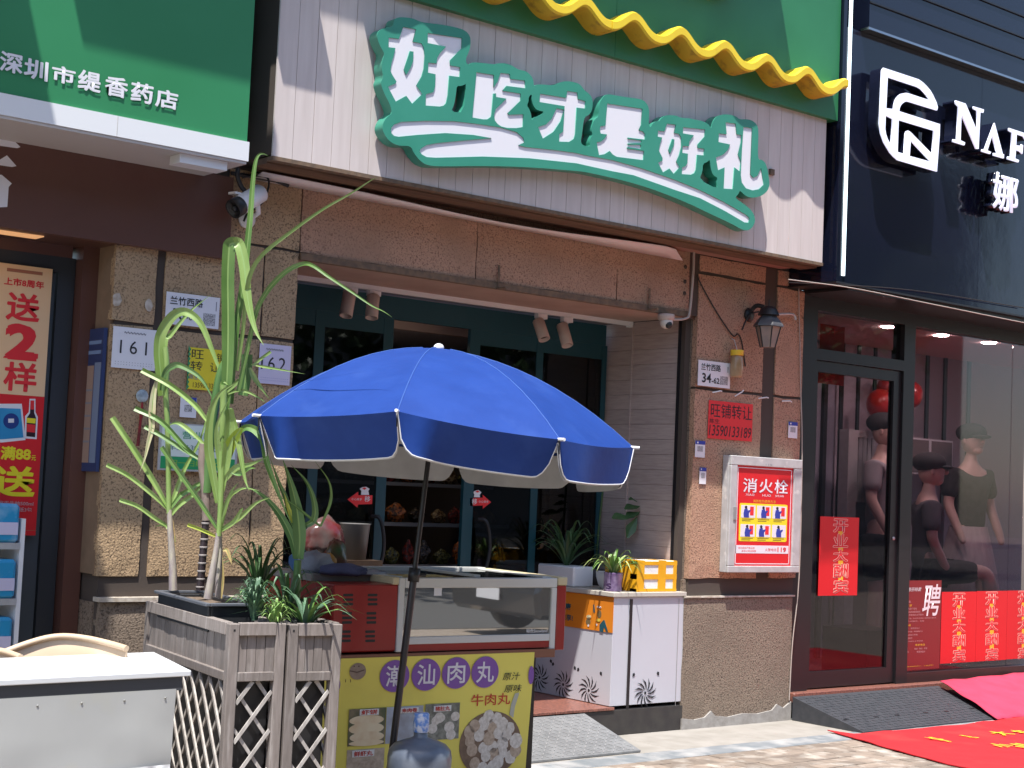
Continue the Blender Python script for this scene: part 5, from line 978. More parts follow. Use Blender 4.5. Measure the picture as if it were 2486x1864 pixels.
# table and banner
tb = thing('banner_table', 'table skirted with a yellow meatball banner under the freezer', 'table', ff.at(.3, 0))
rect('table_top', ff, uL-.32, .745, uG-.005, .785, -DP_-.02, .012, mat('rusty_top', (.24, .10, .06), rough=.6), tb)
for u in (uL-.28, uG-.12):
    for w0 in (-.08, -DP_+.02): rect('leg', ff, u, .003, u+.04, .744, w0, w0+.04, BLACKM, tb)
BANY = mat('banner_yellow', (.90, .78, .15), (.86, .73, .13), 2, rough=.5, stain=(.66, .55, .12), sscale=3, slo=.6, shi=.95)
TLb = fq_((318, 925)); TRb = fq_((1605, 882)); BRb = fq_((1548, 1659)); uBe = BRb[0]-.012
mb = MB(); n = 30; m_ = 16; vs = []
for j in range(m_+1):
    for i in range(n+1):
        fu = i/n; fv = j/m_; u = (uL-.32)+(TRb[0]+(uBe-TRb[0])*fv-(uL-.32))*fu; v = .772-(.772-.03)*fv; 
        if i == n: v -= .004*sin(j*2.1)
        w0 = .014+.0018*sin(fu*17+fv*3)*fv+.0012*sin(fv*9+fu*5)
        vs.append(ff.at(u, v, w0))
mb.add(vs, [(j*(n+1)+i, j*(n+1)+i+1, (j+1)*(n+1)+i+1, (j+1)*(n+1)+i) for j in range(m_) for i in range(n)], True); bnr = mb.build('banner_sheet', BANY, tb)
rect('side_sheet', ff, uBe-.004, .05, uBe, .77, -.5, .008, BANY, tb)
fbn = Frame(ff.O+ff.n*.0172, 93)
PUR = mat('print_purple', (.24, .10, .40), rough=.5); PWH = mat('print_offwhite', (.82, .78, .84), rough=.5)
def bq(c): return c8(c)[0]
for (cx, cy), ch, rx_, ry_ in (((697, 1056), '潮', 96, 105), ((903, 1047), '汕', 94, 105), ((1101, 1036), '肉', 92, 103), ((1290, 1030), '丸', 88, 103)):
    ell('purple_disc', fbn, bq((cx, cy)), rx_/2.701, ry_/2.701, 0, PUR, tb, n=32); ptext(ch, fbn, bq((cx-57, cy-70)), bq((cx+58, cy+70)), .002, PWH, tb, bold=.014)
ell('purple_disc', fbn, bq((1592, 1050)), 18/2.701, 60/2.701, 0, PUR, tb); ell('purple_disc', fbn, bq((318, 1115)), 22/2.701, 50/2.701, 0, PUR, tb)
ell('meatball_figure', fbn, bq((455, 1025)), 54/2.701, 55/2.701, 0, mat('meatball_tan', (.36, .27, .20), (.30, .21, .16), 60, rough=.6), tb)
for x in (430, 462): rect('figure_leg', fbn, fbn.uv(bq((x, 0)))[0], fbn.uv(bq((x, 1095)))[1], fbn.uv(bq((x+3, 0)))[0], fbn.uv(bq((x, 1075)))[1], 0, .001, mat('brown_line', (.12, .07, .05)), tb)
pshape('figure_smile', fbn, [c8((402, 1018), (450, 1028), (500, 1012), (498, 1020), (450, 1036), (404, 1026))], .001, .002, mat('brown_line', (.12, .07, .05)), tb)
for x in (432, 462): ell('figure_eye', fbn, bq((x, 992)), 5/2.701, 5/2.701, .001, mat('brown_line', (.1, .06, .05)), tb, n=8)
ptext('原汁', fbn, bq((1405, 1030)), bq((1520, 1085)), .001, INK, tb, shear=.2); ptext('原味', fbn, bq((1415, 1110)), bq((1530, 1165)), .001, INK, tb, shear=.2); ptext('牛肉丸', fbn, bq((1200, 1165)), bq((1455, 1255)), .001, mat('print_red', (.60, .05, .03)), tb, bold=.006)
def photo(p0, p1, m, label_txt, l0, l1):
    bb = bounds(fbn, bq(p0), bq(p1)); rect('food_picture', fbn, *bb, 0, .0008, m, tb)
    b2 = bounds(fbn, bq(l0), bq(l1)); rect('name_tag', fbn, *b2, .0042, .005, mat('tag_white', (.8, .8, .78)), tb); text(label_txt, fbn, q_(b2, .08, .12, .92, .88), .006, mat('print_red', (.60, .05, .03)), tb, bold=.02); return bb
FC1 = mat('food_cream', (.82, .68, .48), (.62, .42, .22), 22, rough=.6); FC2 = mat('food_grey', (.50, .56, .64), (.36, .36, .40), 15, rough=.6); FC3 = mat('food_dark', (.16, .16, .13), (.32, .32, .27), 40, rough=.6); FC4 = mat('food_beige', (.66, .54, .42), (.45, .36, .27), 30, rough=.6)
photo((393, 1262), (634, 1518), mat('food_dkgreen', (.10, .12, .06), (.25, .2, .12), 18), '虾饼', (465, 1268), (590, 1315)); photo((640, 1248), (880, 1500), FC2, '来肉卷', (730, 1258), (850, 1300)); photo((895, 1230), (1120, 1480), FC3, '猪肚丸', (950, 1245), (1065, 1290)); photo((380, 1525), (625, 1760), FC4, '鲜虾丸', (415, 1535), (560, 1590))
BALL = mat('ball_cream', (.80, .75, .68), (.62, .56, .48), 70, rough=.7); BALL2 = mat('ball_tan', (.60, .48, .36), (.44, .33, .24), 60, rough=.7)
for (cx, cy, r) in ((940, 1400, 40), (985, 1330, 42), (1050, 1390, 42), (1090, 1320, 36), (1000, 1330, 30), (1060, 1440, 40), (960, 1350, 34)): 
    ell('printed_food', fbn, bq((cx+5, cy)), r*.8/2.701, r/2.701*.85, .001+.0002*(cx % 7), BALL, tb, .0004, 14)
for k, (cx, cy, rx_, ry_, mm) in enumerate(((514, 1345, 112, 34, 0), (512, 1400, 114, 40, 1), (515, 1455, 112, 36, 0), (512, 1494, 114, 20, 1))): ell('printed_food', fbn, bq((cx, cy)), rx_/2.701, ry_/2.701, .001+.0006*k, (mat('roll_cream', (.92, .78, .55), (.80, .60, .36), 16, rough=.5), mat('roll_tan', (.82, .62, .38), (.9, .76, .52), 14, rough=.5))[mm], tb, .0003, 22)
for k in range(9): ell('printed_food', fbn, bq((420+(k % 5)*42+(k//5)*20, 1625+(k//5)*34)), 22/2.701, 20/2.701, .001+.0002*(k % 3), BALL2, tb, .0004, 12)
ell('food_plate', fbn, bq((1325, 1500)), 198/2.701, 212/2.701, 0, mat('plate_brown', (.17, .11, .075), (.26, .17, .11), 25, rough=.6), tb, .0008, 40)
rr = random.Random(11); pts_ = []
for k in range(400):
    a = rr.uniform(0, 2*pi); q = sqrt(rr.random())*.86; x, y = 1325+198*q*cos(a), 1500+212*q*sin(a)
    if all((x-a_)**2+(y-b_)**2 > 50**2 for a_, b_ in pts_): pts_.append((x, y))
for k, (x, y) in enumerate(pts_):
    r = rr.uniform(38, 50)/2.701; mb = MB(); c_ = fbn.at(*fbn.uv(bq((x, y))), .0012); k_ = r*depth(c_)/FPX
    L = [(c_+fbn.ex*(k_*cos(t)*rr.uniform(.92, 1.08))+V((0, 0, k_*sin(t)*rr.uniform(.92, 1.08)))) for t in [j*pi/7 for j in range(14)]]; mb.prism(L, fbn.n*(.0006+.0001*(k % 4))); mb.build('printed_meatball', BALL if k % 3 else BALL2, tb)
pshape('print_stroke', fbn, [c8((1487, 1170), (1515, 1165), (1485, 1260), (1475, 1330), (1450, 1310), (1462, 1240))], 0, .0012, mat('print_grey', (.5, .5, .42)), tb)
# big side banner behind (white strip) : left neighbour

# ================================================================== UMBRELLA
UB = mat('umbrella_blue', (.008, .039, .21), (.011, .047, .24), 6, rough=.6, spec=.25, bump=.35, bscale=22, bdist=.004, stain=(.022, .065, .27), sscale=5, slo=.55, shi=.8)
US = mat('umbrella_silver', (.58, .60, .63), (.50, .52, .55), 8, rough=.55, bump=.5, bscale=16, bdist=.006)
APX = dep((1065, 846), 6.9); nA = V((.053, .007, .999)).normalized(); e1 = nA.cross(V((0, 1, 0))).normalized(); e2 = nA.cross(e1); RR, HH, PHS = -.88, .385, 21.989
TIP = [APX-nA*HH+(e1*cos(PHS+k*pi/4)+e2*sin(PHS+k*pi/4))*RR for k in range(8)]
for k, q in enumerate(((629, 1009), (965, 998), (1358.6, 1066.5), (1536, 1086))): TIP[k] = dep(q, depth(TIP[k]))
TIP[7] = dep((583, 1024), depth(TIP[7]))
um = thing('parasol', 'large blue street parasol with silver lining over the freezer', 'umbrella', (3.97, -1.79, 0))
def prof(s_): return .16*s_+.84*s_**2.1
TILT = {0: lambda t: -.56+.45*math.exp(-((t-.16)/.10)**2), 1: lambda t: -.56+.50*math.exp(-((t-.12)/.14)**2), 2: lambda t: -.02-.1*t, 3: lambda t: -.15, 7: lambda t: -.3}
def gore_pt(k, s_, t, off=0.):
    a, b = TIP[k], TIP[(k+1) % 8]
    def rib(T): P = APX+(T-APX)*s_; dropn = (APX-T).dot(nA); return P+nA*(dropn*(s_-prof(s_)))
    A_, B_ = rib(a), rib(b); P = A_.lerp(B_, t); bow = 4*t*(1-t); C_ = APX-nA*.3
    P = P-nA*(.018*bow*s_*(1-.3*s_))+((P-APX)-nA*(P-APX).dot(nA))*(.012*bow*s_)
    return P-nA*off
for k in range(8):
    ns_, nt_ = 16, 12
    for off, m, nm in ((0, UB, 'canopy_panel'), (.006, US, 'canopy_lining')):
        mb = MB(); vs = [gore_pt(k, max(.02, i/ns_)*(.982 if off else 1), j/nt_, off*min(1, i)) for i in range(ns_+1) for j in range(nt_+1)]
        mb.add(vs, [(i*(nt_+1)+j, i*(nt_+1)+j+1, (i+1)*(nt_+1)+j+1, (i+1)*(nt_+1)+j) for i in range(ns_) for j in range(nt_)], True); mb.build(nm, m, um)
    # valance
    cen = sum((T for T in TIP), V((0, 0, 0)))/8; mid = (TIP[k]+TIP[(k+1) % 8])/2; outw = (mid-cen); outw.z = 0; outw.normalize(); nv = 30; nh = 6
    L_, off_e = .158+(.012 if k in (0, 3) else 0), []
    rr = random.Random(k+20); ph_ = rr.uniform(0, 6)
    swing = {0: .02, 1: .015, 2: .025, 3: .02}.get(k, -.01)
    for off, m, nm in ((0, UB, 'valance'), (.004, US, 'valance_lining')):
        mb = MB(); vs = []; bot = []
        for i in range(nv+1):
            t = i/nv; e_ = min(t, 1-t)/.13; f_ = 1 if e_ >= 1 else (1-(1-e_)**2.2)**.62 if e_ > 0 else .02
            tt = t
            for j in range(nh+1):
                h = L_*f_*j/nh; P = gore_pt(k, 1., tt, 0); q = V((0, 0, -1))*h+outw*(TILT.get(k, lambda t: -.1)(t)*h+.008*sin(t*9+ph_)*j/nh-off*2.5)-V((0, 0, off*1.5)); vs.append(P+q)
            bot.append(vs[-1])
        mb.add(vs, [(i*(nh+1)+j, i*(nh+1)+j+1, (i+1)*(nh+1)+j+1, (i+1)*(nh+1)+j) for i in range(nv) for j in range(nh)], True); mb.build(nm, m, um)
        if not off: MB().tube(bot, .0027, 6).build('piping', WHITE if k in (7, 0, 1, 2, 3) else ALU, um)
    T = TIP[k]; r_ = [APX-nA*.03]+[gore_pt(k, x/6, 0, .012) for x in range(1, 7)]; MB().tube(r_, .005, 6).build('rib', BLACK, um); MB().tube([gore_pt(k, x/10, 0, -.0006) for x in range(1, 11)], .0028, 5).build('seam', mat('seam_blue', (.03, .09, .33), rough=.7), um)
    d = (T-cen).normalized(); MB().tube([T-d*.015, T+d*.03], .007, 7).build('rib_tip', WHITE, um); MB().tube([gore_pt(k, .5, 0, .012), APX-nA*.42], .004, 5).build('strut', BLACK, um)
    MB().tube([T-V((0, 0, .004)), T-V((0, 0, .06))], .003, 4).build('tie', BLACK, um)
MB().ball(APX+nA*.004, .024, 14, (1, 1, .8)).build('top_knob', WHITE, um)
PB = dep(c8((700, 1395))[0], depth((APX-nA*1.7))); PBt = APX-nA*.42
MB().tube([APX-nA*.01, PBt, PBt.lerp(PB, .5)], .0115, 10).build('upper_pole', BLACKM, um); MB().tube([PBt.lerp(PB, .47), PB, PB+(PB-PBt).normalized()*.36], .016, 12).build('lower_pole', mat('pole_dark', (.035, .03, .032), rough=.35), um)
J = PBt.lerp(PB, .47); MB().lathe([(0, -.03), (.026, -.03), (.026, .03), (0, .03)], J, 14, PBt-PB).build('pole_joint', BLACK, um); MB().tube([J, J+V((.05, -.02, .0))], .008, 6).build('clamp_knob', BLACK, um); MB().ball(APX-nA*.42, .028, 10).build('runner', BLACK, um)
Bq = PB+(PB-PBt).normalized()*.36; MB().lathe([(0, 0), (.20, 0), (.20, .05), (.17, .07), (.03, .08), (.022, .2), (0, .2)], (Bq.x, Bq.y, .0), 24).build('base', mat('base_grey', (.14, .14, .15), rough=.7), um)
# water jug
JP = dep(c8((862, 1560))[0], 6.55); JX, JY = JP.x, JP.y; jg = thing('water_jug', 'blue-grey water jug standing against the parasol pole', 'water jug', (JX, JY, 0.1))
JM = mat('jug_blue', (.09, .11, .15), (.13, .15, .19), 12, rough=.3)
zn = dep(c8((880, 1300))[0], 6.55).z
MB().lathe([(0, 0), (.12, 0), (.135, .02), (.135, .08), (.128, .095), (.135, .11), (.135, .19), (.128, .205), (.135, .22), (.137, .305), (.132, .335), (.112, .358), (.08, .372), (.045, .383), (.030, .392), (.030, .42)], (JX, JY, zn-.49), 30).build('jug_body', JM, jg)
MB().lathe([(.032, .41), (.034, .415), (.034, .485), (.03, .49), (0, .49)], (JX, JY, zn-.49), 20).build('neck_label', mat('label_blue', (.12, .25, .60), (.6, .62, .7), 45, rough=.4, lo=.45, hi=.6), jg)
box('jug_stand', (JX-.16, JY-.14, .0), (JX+.16, JY+.14, zn-.491), BLACKM, jg)

# ================================================================== TIMBER PLANTERS
TW = mat('weathered_timber', (.25, .215, .20), (.17, .145, .13), 9, rough=.85, stretch=(7, 7, .9), bump=.5, bscale=20, bdist=.003, lo=.3, hi=.75, island=.16, stain=(.36, .33, .31), sscale=6, slo=.55, shi=.8)
TL = mat('lattice_timber', (.50, .47, .44), (.34, .31, .29), 14, rough=.8, stretch=(3, 3, 1), island=.12, bump=.4, bscale=40, bdist=.002)
KC0 = dep(crop(200, 900, 2.37)((850, 1455))[0], 6.0)
def clipseg(x0, y0, dx, dy, W_, H_):
    t0, t1 = -9., 9.
    for p, q in ((-dx, x0), (dx, W_-x0), (-dy, y0), (dy, H_-y0)):
        if abs(p) < 1e-9:
            if q < 0: return None
        else:
            r = q/p
            if p < 0: t0 = max(t0, r)
            else: t1 = min(t1, r)
    return (t0, t1) if t1-t0 > .02 else None
def planter(label, C, az, wd, ln, ht):
    """C = near left top corner; front face along az+90, length running back along az"""
    t = thing('timber_planter', label, 'planter', (C.x, C.y, 0)); a = radians(az); bx_ = V((sin(a+pi/2), cos(a+pi/2), 0)); by_ = V((sin(a), cos(a), 0)); O = V((C.x, C.y, 0))
    Mx = Matrix(((bx_.x, by_.x, 0, O.x), (bx_.y, by_.y, 0, O.y), (0, 0, 1, 0), (0, 0, 0, 1)))
    ps = .042
    for x in (0, wd-ps):
        for y in (0, ln-ps): box('post', (x, y, .0), (x+ps, y+ps, ht-.001), TW, t, .003, Mx)
    # faces: (origin, direction, length, inward)
    for (o, d, L, inn) in ((V((ps, 0, 0)), V((1, 0, 0)), wd-2*ps, V((0, 1, 0))), (V((0, ps, 0)), V((0, 1, 0)), ln-2*ps, V((1, 0, 0))), (V((wd, ps, 0)), V((0, 1, 0)), ln-2*ps, V((-1, 0, 0))), (V((ps, ln, 0)), V((1, 0, 0)), wd-2*ps, V((0, -1, 0)))):
        def B(n, s0, s1, i0, i1, z0, z1, m=TW, bev=.002):
            P0 = o+d*s0+inn*i0; P1 = o+d*s1+inn*i1; return box(n, (min(P0.x, P1.x), min(P0.y, P1.y), z0), (max(P0.x, P1.x), max(P0.y, P1.y), z1), m, t, bev, Mx)
        B('rail', .0008, L-.0008, -.004, .03, ht-.047, ht+.002); B('rail', .0008, L-.0008, -.002, .03, ht-.225, ht-.19); B('rail', .0008, L-.0008, .0, .03, .05, .09)
        nb_ = max(3, round(L/.042))
        for i in range(nb_): B('board', L*i/nb_+.0012, L*(i+1)/nb_-.0012, .012+random.uniform(0, .003), .024, ht-.19, ht-.047, TW, 0)
        H_ = ht-.225-.09; sp = .118
        for sg, dep_ in ((1, .006), (-1, .019)):
            n_ = int((L+H_)/sp)+2
            for i in range(-n_, n_+1):
                x0 = i*sp+.02; dx, dy = (sin(radians(38))*sg, cos(radians(38)))
                c = clipseg(x0, 0, dx, dy, L, H_)
                if not c or not (-H_ < x0 < L+H_): continue
                p0 = V((x0+dx*c[0], dy*c[0], 0)); p1 = V((x0+dx*c[1], dy*c[1], 0))
                hw = .0095; nx, ny = -dy*hw, dx*hw; mb = MB(); loop = []
                for q, sgn in ((p0, 1), (p1, 1), (p1, -1), (p0, -1)):
                    u = min(max(q.x+nx*sgn, 0), L); v = min(max(q.y+ny*sgn, 0), H_); loop.append(Mx @ (o+d*u+inn*dep_+V((0, 0, .09+v))))
                mb.prism(loop, (Mx.to_3x3() @ inn)*.008); mb.build('lattice_slat', TL, t)
    box('dark_backing', (ps+.005, ps+.005, .04), (wd-ps-.005, ln-ps-.005, ht-.19), BLACK, t, 0, Mx)  # black box put in so the gaps behind the lattice stay dark
    box('bolt', (.016, -.001, ht-.03), (.024, -.0002, ht-.022), BLACK, t, 0, Mx)
    return t, Mx
AZP = 8.6
pl1, MP1 = planter('weathered timber planter with lattice sides holding the sugarcane tub', KC0, AZP, .236, 1.08, KC0.z)
K2 = KC0+V((sin(radians(AZP+90)), cos(radians(AZP+90)), 0))*.248+V((0, 0, 0)); K2.x += 0.0
pl2, MP2 = planter('weathered timber planter with lattice sides holding the spiky bromeliads', K2, AZP, .232, 1.0, KC0.z-.004)
ZT = KC0.z
# tub with soil
tub = thing('plastic_tub', 'black plastic tub of soil in which the sugarcane grows', 'tub', MP1 @ V((.1, .7, ZT-.06))); TBM = mat('tub_black', (.016, .017, .02), (.025, .027, .03), 10, rough=.45)
for lo, hi in (((.004, .27, ZT-.06), (.018, .92, ZT+.043)), ((.192, .27, ZT-.06), (.206, .92, ZT+.043)), ((.0185, .27, ZT-.06), (.1915, .284, ZT+.043)), ((.0185, .906, ZT-.06), (.1915, .92, ZT+.043))): box('tub_wall', lo, hi, TBM, tub, .003, MP1)
for lo, hi in (((-.012, .255), (.010, .935)), ((.200, .255), (.222, .935)), ((.0105, .255), (.1995, .272)), ((.0105, .918), (.1995, .935))): box('tub_rim', (*lo, ZT+.0435), (*hi, ZT+.057), mat('tub_rim', (.10, .11, .13), rough=.4), tub, .003, MP1)
so_ = box('soil', (.019, .285, ZT-.05), (.191, .905, ZT+.03), mat('soil', (.10, .07, .05), (.2, .15, .11), 60, rough=.95, bump=.8, bscale=60), tub, 0, MP1)
# ---- sugarcane: stems and long blades
c6p = crop(200, 900, 2.37)
STEM = mat('cane_skin', (.30, .25, .26), (.46, .42, .33), 14, rough=.6, stretch=(4, 4, .8)); STEMG = mat('cane_green', (.19, .31, .08), (.28, .40, .13), 8, rough=.45, stretch=(4, 4, .6)); CANED = mat('cane_dark', (.035, .025, .03), rough=.35)
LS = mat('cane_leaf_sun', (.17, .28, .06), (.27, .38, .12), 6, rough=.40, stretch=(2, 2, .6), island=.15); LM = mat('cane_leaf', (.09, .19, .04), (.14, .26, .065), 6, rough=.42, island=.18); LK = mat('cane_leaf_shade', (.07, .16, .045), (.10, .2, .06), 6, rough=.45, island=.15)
BS = {}
def cane(nm, label, base, zb, parts):
    P0 = MP1 @ V((*base, ZT+.02)); D0 = depth(P0); t = thing('sugarcane', label, 'sugarcane', P0, 'sugarcane stalks in the black tub'); BS[nm] = (t, D0); return t, D0
def seg(t, D0, pts, rad, m, name, dd=0.):
    MB().tube(spline([dep(p, D0+dd) for p in pts], 4), [rad[0]+(rad[1]-rad[0])*i/(len(spline([V((0, 0, 0))]*len(pts), 4))-1) for i in range(len(spline([V((0, 0, 0))]*len(pts), 4)))], 9).build(name, m, t)
def lf(t, D0, pts, wpx, m=LM, blunt=False, dd=(0, 0), fold=.3, w0=.45):
    n = len(pts); P_ = [dep(p, D0+dd[0]+(dd[1]-dd[0])*i/(n-1)) for i, p in enumerate(pts)]
    mb = MB(); leafblade(mb, P_, wpx*.84*D0/FPX, blunt, 5, None, fold, w0); o = mb.build('leaf', m, t); o.data.materials.append(RIBM); o.data.polygons.foreach_set('material_index', [1 if i % 3 == 1 else 0 for i in range(len(o.data.polygons))]); return o
ta, Da = cane('A', 'left sugarcane with an arching leaf bent over the street plate', (.09, .80), 0, None)
tb_, Db = cane('B', 'front sugarcane with the tallest broad leaf folded at its tip', (.09, .42), 0, None)
tc_, Dc = cane('C', 'second stalk beside the front sugarcane', (.15, .47), 0, None)
td_, Dd = cane('D', 'dark ringed sugarcane behind the others', (.15, .70), 0, None)
K = k35; k6_ = k6
# A: stem
seg(ta, Da, c6p((522, 1262), (518, 1100), (507, 930), (500, 800)), (.019, .011), STEM, 'stem'); seg(ta, Da, c6p((498, 820), (495, 600), (490, 330), (480, 130))+K((260, 430), (240, 200)), (.011, .013), STEMG, 'leaf_sheath')
lf(ta, Da, c6p((540, 1240), (530, 1100), (522, 900), (510, 820)), 10, LDRY)
lf(ta, Da, K((215, 760), (190, 500), (170, 250), (200, 40))+[(420, 766), (452, 757), (487, 785), (515, 850), (535, 905), (540, 925)], 31, LS, dd=(0, -.05), w0=.9)
lf(ta, Da, K((250, 600), (225, 350), (245, 100))+[(412, 815), (440, 780), (470, 748), (512, 715)], 18, LS, dd=(.03, .12), w0=.8)
lf(ta, Da, [(393, 948), (401, 905), (420, 888), (440, 888), (481, 912), (505, 945), (522, 980)], 19, LK, dd=(-.02, -.06), w0=.7)
lf(ta, Da, [(380, 925), (373, 955), (369, 1000), (368, 1040), (360, 1075), (352, 1110), (340, 1145)], 20, mat('leaf_pale_dry', (.50, .50, .30), (.45, .36, .2), 6), dd=(-.03, -.05), w0=.5)
for pts, wd, m, bl in ((c6p((497, 790), (400, 620), (300, 460), (172, 268)), 17, LS, True), (c6p((492, 795), (390, 700), (260, 600), (140, 540)), 13, LS, True), (c6p((508, 905), (420, 850), (320, 780), (215, 742)), 12, LS, True), (c6p((520, 960), (500, 910), (460, 888), (415, 897)), 10, LS, False), (c6p((500, 800), (540, 690), (590, 560), (680, 390), (730, 200)), 14, LS, False), (c6p((510, 830), (560, 770), (640, 710), (690, 650), (740, 600)), 14, LS, False), (c6p((500, 800), (560, 720), (590, 700), (690, 640), (790, 600), (860, 575)), 15, LM, False), (c6p((530, 985), (520, 940), (500, 900)), 10, LM, False)):
    lf(ta, Da, pts, wd, m, bl, dd=(0, -.06 if bl else .05), w0=.6, fold=.6 if bl else .3)
# D: dark stalk
seg(td_, Dd, c6p((676, 1262), (690, 1100), (703, 950), (712, 850)), (.017, .016), CANED, 'stem')
for j in range(9):
    p0 = V((*c6p((676, 1262))[0], 0)).lerp(V((*c6p((712, 850))[0], 0)), (j+.4)/9); Pq = dep((p0.x, p0.y), Dd); MB().lathe([(.0172, -.004), (.0195, 0), (.0172, .004)], Pq, 12).build('node_ring', mat('node_grey', (.30, .27, .26), rough=.7), td_)
seg(td_, Dd, c6p((712, 860), (708, 700), (690, 540), (700, 420)), (.018, .02), mat('cane_grey', (.20, .15, .13), (.3, .24, .2), 9, rough=.7), 'old_sheath'); seg(td_, Dd, c6p((715, 700), (735, 400), (770, 150), (800, 0))+[(560, 860)], (.022, .018), LK, 'leaf_sheath')
for pts, wd, m, bl in ((c6p((700, 530), (600, 450), (450, 290), (300, 215)), 15, LM, True), (c6p((695, 520), (560, 440), (450, 370), (358, 320)), 13, LM, True), (c6p((720, 290), (640, 190), (500, 80), (340, -5)), 16, LS, True), (c6p((700, 420), (600, 330), (540, 300), (480, 320)), 14, LS, False)):
    lf(td_, Dd, pts, wd, m, bl, dd=(0, .02), w0=.6, fold=.6 if bl else .3)
# B and C
seg(tb_, Db, c6p((722, 1310), (745, 1180), (768, 1050), (782, 935)), (.019, .010), STEM, 'stem'); seg(tc_, Dc, c6p((782, 1300), (785, 1180), (790, 1060), (788, 935)), (.015, .011), STEM, 'stem')
seg(tb_, Db, c6p((785, 950), (795, 780), (800, 500), (810, 250), (812, 80)), (.011, .016), STEMG, 'leaf_sheath'); lf(tb_, Db, c6p((800, 1310), (810, 1180), (806, 1060)), 8, LDRY)
lf(tb_, Db, c6p((808, 1035), (830, 1030), (850, 1080), (860, 1115)), 13, LDRY, dd=(0, .0))
for pts, wd, m, bl in ((c6p((775, 905), (680, 760), (560, 590), (455, 438)), 14, LM, True), (c6p((768, 952), (720, 930), (660, 905), (606, 886)), 10, LY, True), (c6p((795, 905), (820, 780), (860, 690), (900, 640)), 10, LS, False), (c6p((800, 910), (900, 850), (1000, 760), (1085, 728)), 14, LS, False), (c6p((800, 900), (840, 740), (890, 690), (940, 675), (1020, 690)), 11, LS, False), (c6p((800, 920), (870, 870), (915, 800), (925, 790)), 13, LS, False),
                      (c6p((780, 760), (745, 560), (725, 420), (740, 250), (790, 130), (900, 60)), 27, LS, False), (c6p((800, 700), (830, 500), (850, 300), (845, 225)), 26, LS, True), (c6p((850, 215), (880, 330), (910, 480), (935, 620), (960, 690)), 18, LS, False),
                      (c6p((815, 560), (850, 430), (900, 350), (930, 330)), 34, mat('leaf_lime', (.30, .42, .03), (.22, .36, .03), 5, rough=.4), False), (c6p((900, 350), (945, 325), (1000, 345), (1040, 400), (1060, 520), (1110, 660), (1150, 760), (1210, 900)), 24, LM, False),
                      (c6p((800, 690), (790, 500), (775, 400), (780, 300), (850, 150)), 20, LS, False), (c6p((810, 640), (880, 560), (960, 540), (1060, 500)), 20, LS, False), (c6p((830, 560), (900, 590), (960, 560), (1000, 560)), 16, LM, False)):
    lf(tb_, Db, pts, wd, m, bl, dd=(0, -.05), w0=.6, fold=.6 if bl else .3)
# tall blades
lf(tb_, Db, [(545, 1000), (552, 900), (554, 780), (553, 680), (556, 606), (560, 592), (572, 590)], 37, LM, True, dd=(0, .0), w0=.7)
lf(tb_, Db, [(566, 590), (580, 592), (592, 640), (598, 700), (608, 760), (622, 805), (640, 838)], 32, LS, dd=(0, -.1), w0=.95)
lf(tb_, Db, [(560, 980), (566, 880), (576, 780), (590, 690), (600, 600), (608, 520), (614, 440), (620, 395), (628, 376), (640, 373), (652, 379)], 20, LM, dd=(.05, .1), w0=.8)
lf(tb_, Db, [(575, 900), (590, 800), (597, 720), (610, 660), (640, 615), (700, 567), (780, 510), (850, 470), (900, 438), (916, 431)], 13, LS, dd=(.02, -.25), w0=.8)
lf(tb_, Db, [(578, 950), (600, 850), (622, 757), (645, 712), (670, 681), (700, 655), (735, 640), (760, 645), (799, 672), (853, 708), (900, 740), (930, 755), (951, 769)], 15, LM, dd=(0, -.35), w0=.8)
lf(tb_, Db, [(590, 960), (598, 900), (600, 860)], 32, LK, True, dd=(.1, .1), w0=.9); lf(tb_, Db, K((1230, 400), (1400, 430), (1600, 465), (1850, 510))+[], 8, LS, dd=(.05, 0)); lf(tb_, Db, K((1250, 410), (1350, 330), (1455, 252)), 9, LS, True)
lf(tb_, Db, K((1215, 440), (1260, 540), (1340, 660), (1440, 800)), 16, LS, False, dd=(0, .05)); lf(tb_, Db, K((960, 740), (1080, 700), (1200, 720), (1330, 790), (1400, 840)), 10, LS, dd=(0, .02)); lf(tb_, Db, K((830, 780), (930, 720), (1020, 650), (1095, 580)), 12, LS, True)
lf(tb_, Db, K((880, 640), (900, 600), (940, 610), (965, 640)), 9, LS)
# ---- drooping reed-like plant right of the canes
rd = thing('drooping_reed', 'dark green reed with hanging blades under the parasol edge', 'plant', MP2 @ V((.1, .7, ZT-.05)), None); Dr = 6.5
for pts, wd, m in ((c6p((1245, 1085), (1250, 950), (1235, 800), (1200, 650), (1150, 500)), 38, LK), (c6p((1230, 1080), (1200, 950), (1130, 820), (1040, 720), (940, 660)), 24, LK), (c6p((1260, 900), (1330, 860), (1335, 760), (1290, 640), (1200, 540)), 20, LK), (c6p((1370, 895), (1420, 780), (1432, 700), (1410, 620), (1330, 510)), 9, LM), (c6p((1370, 895), (1290, 830), (1200, 760), (1080, 700)), 8, LM), (c6p((1225, 900), (1190, 800), (1160, 700)), 14, LY), (c6p((1250, 1000), (1180, 760), (1130, 640), (1080, 500)), 16, LK)):
    lf(rd, Dr, pts, wd, m, dd=(0, -.04), w0=.7)
seg(rd, Dr, c6p((1240, 1090), (1235, 1200), (1230, 1330)), (.016, .018), LK, 'stem')
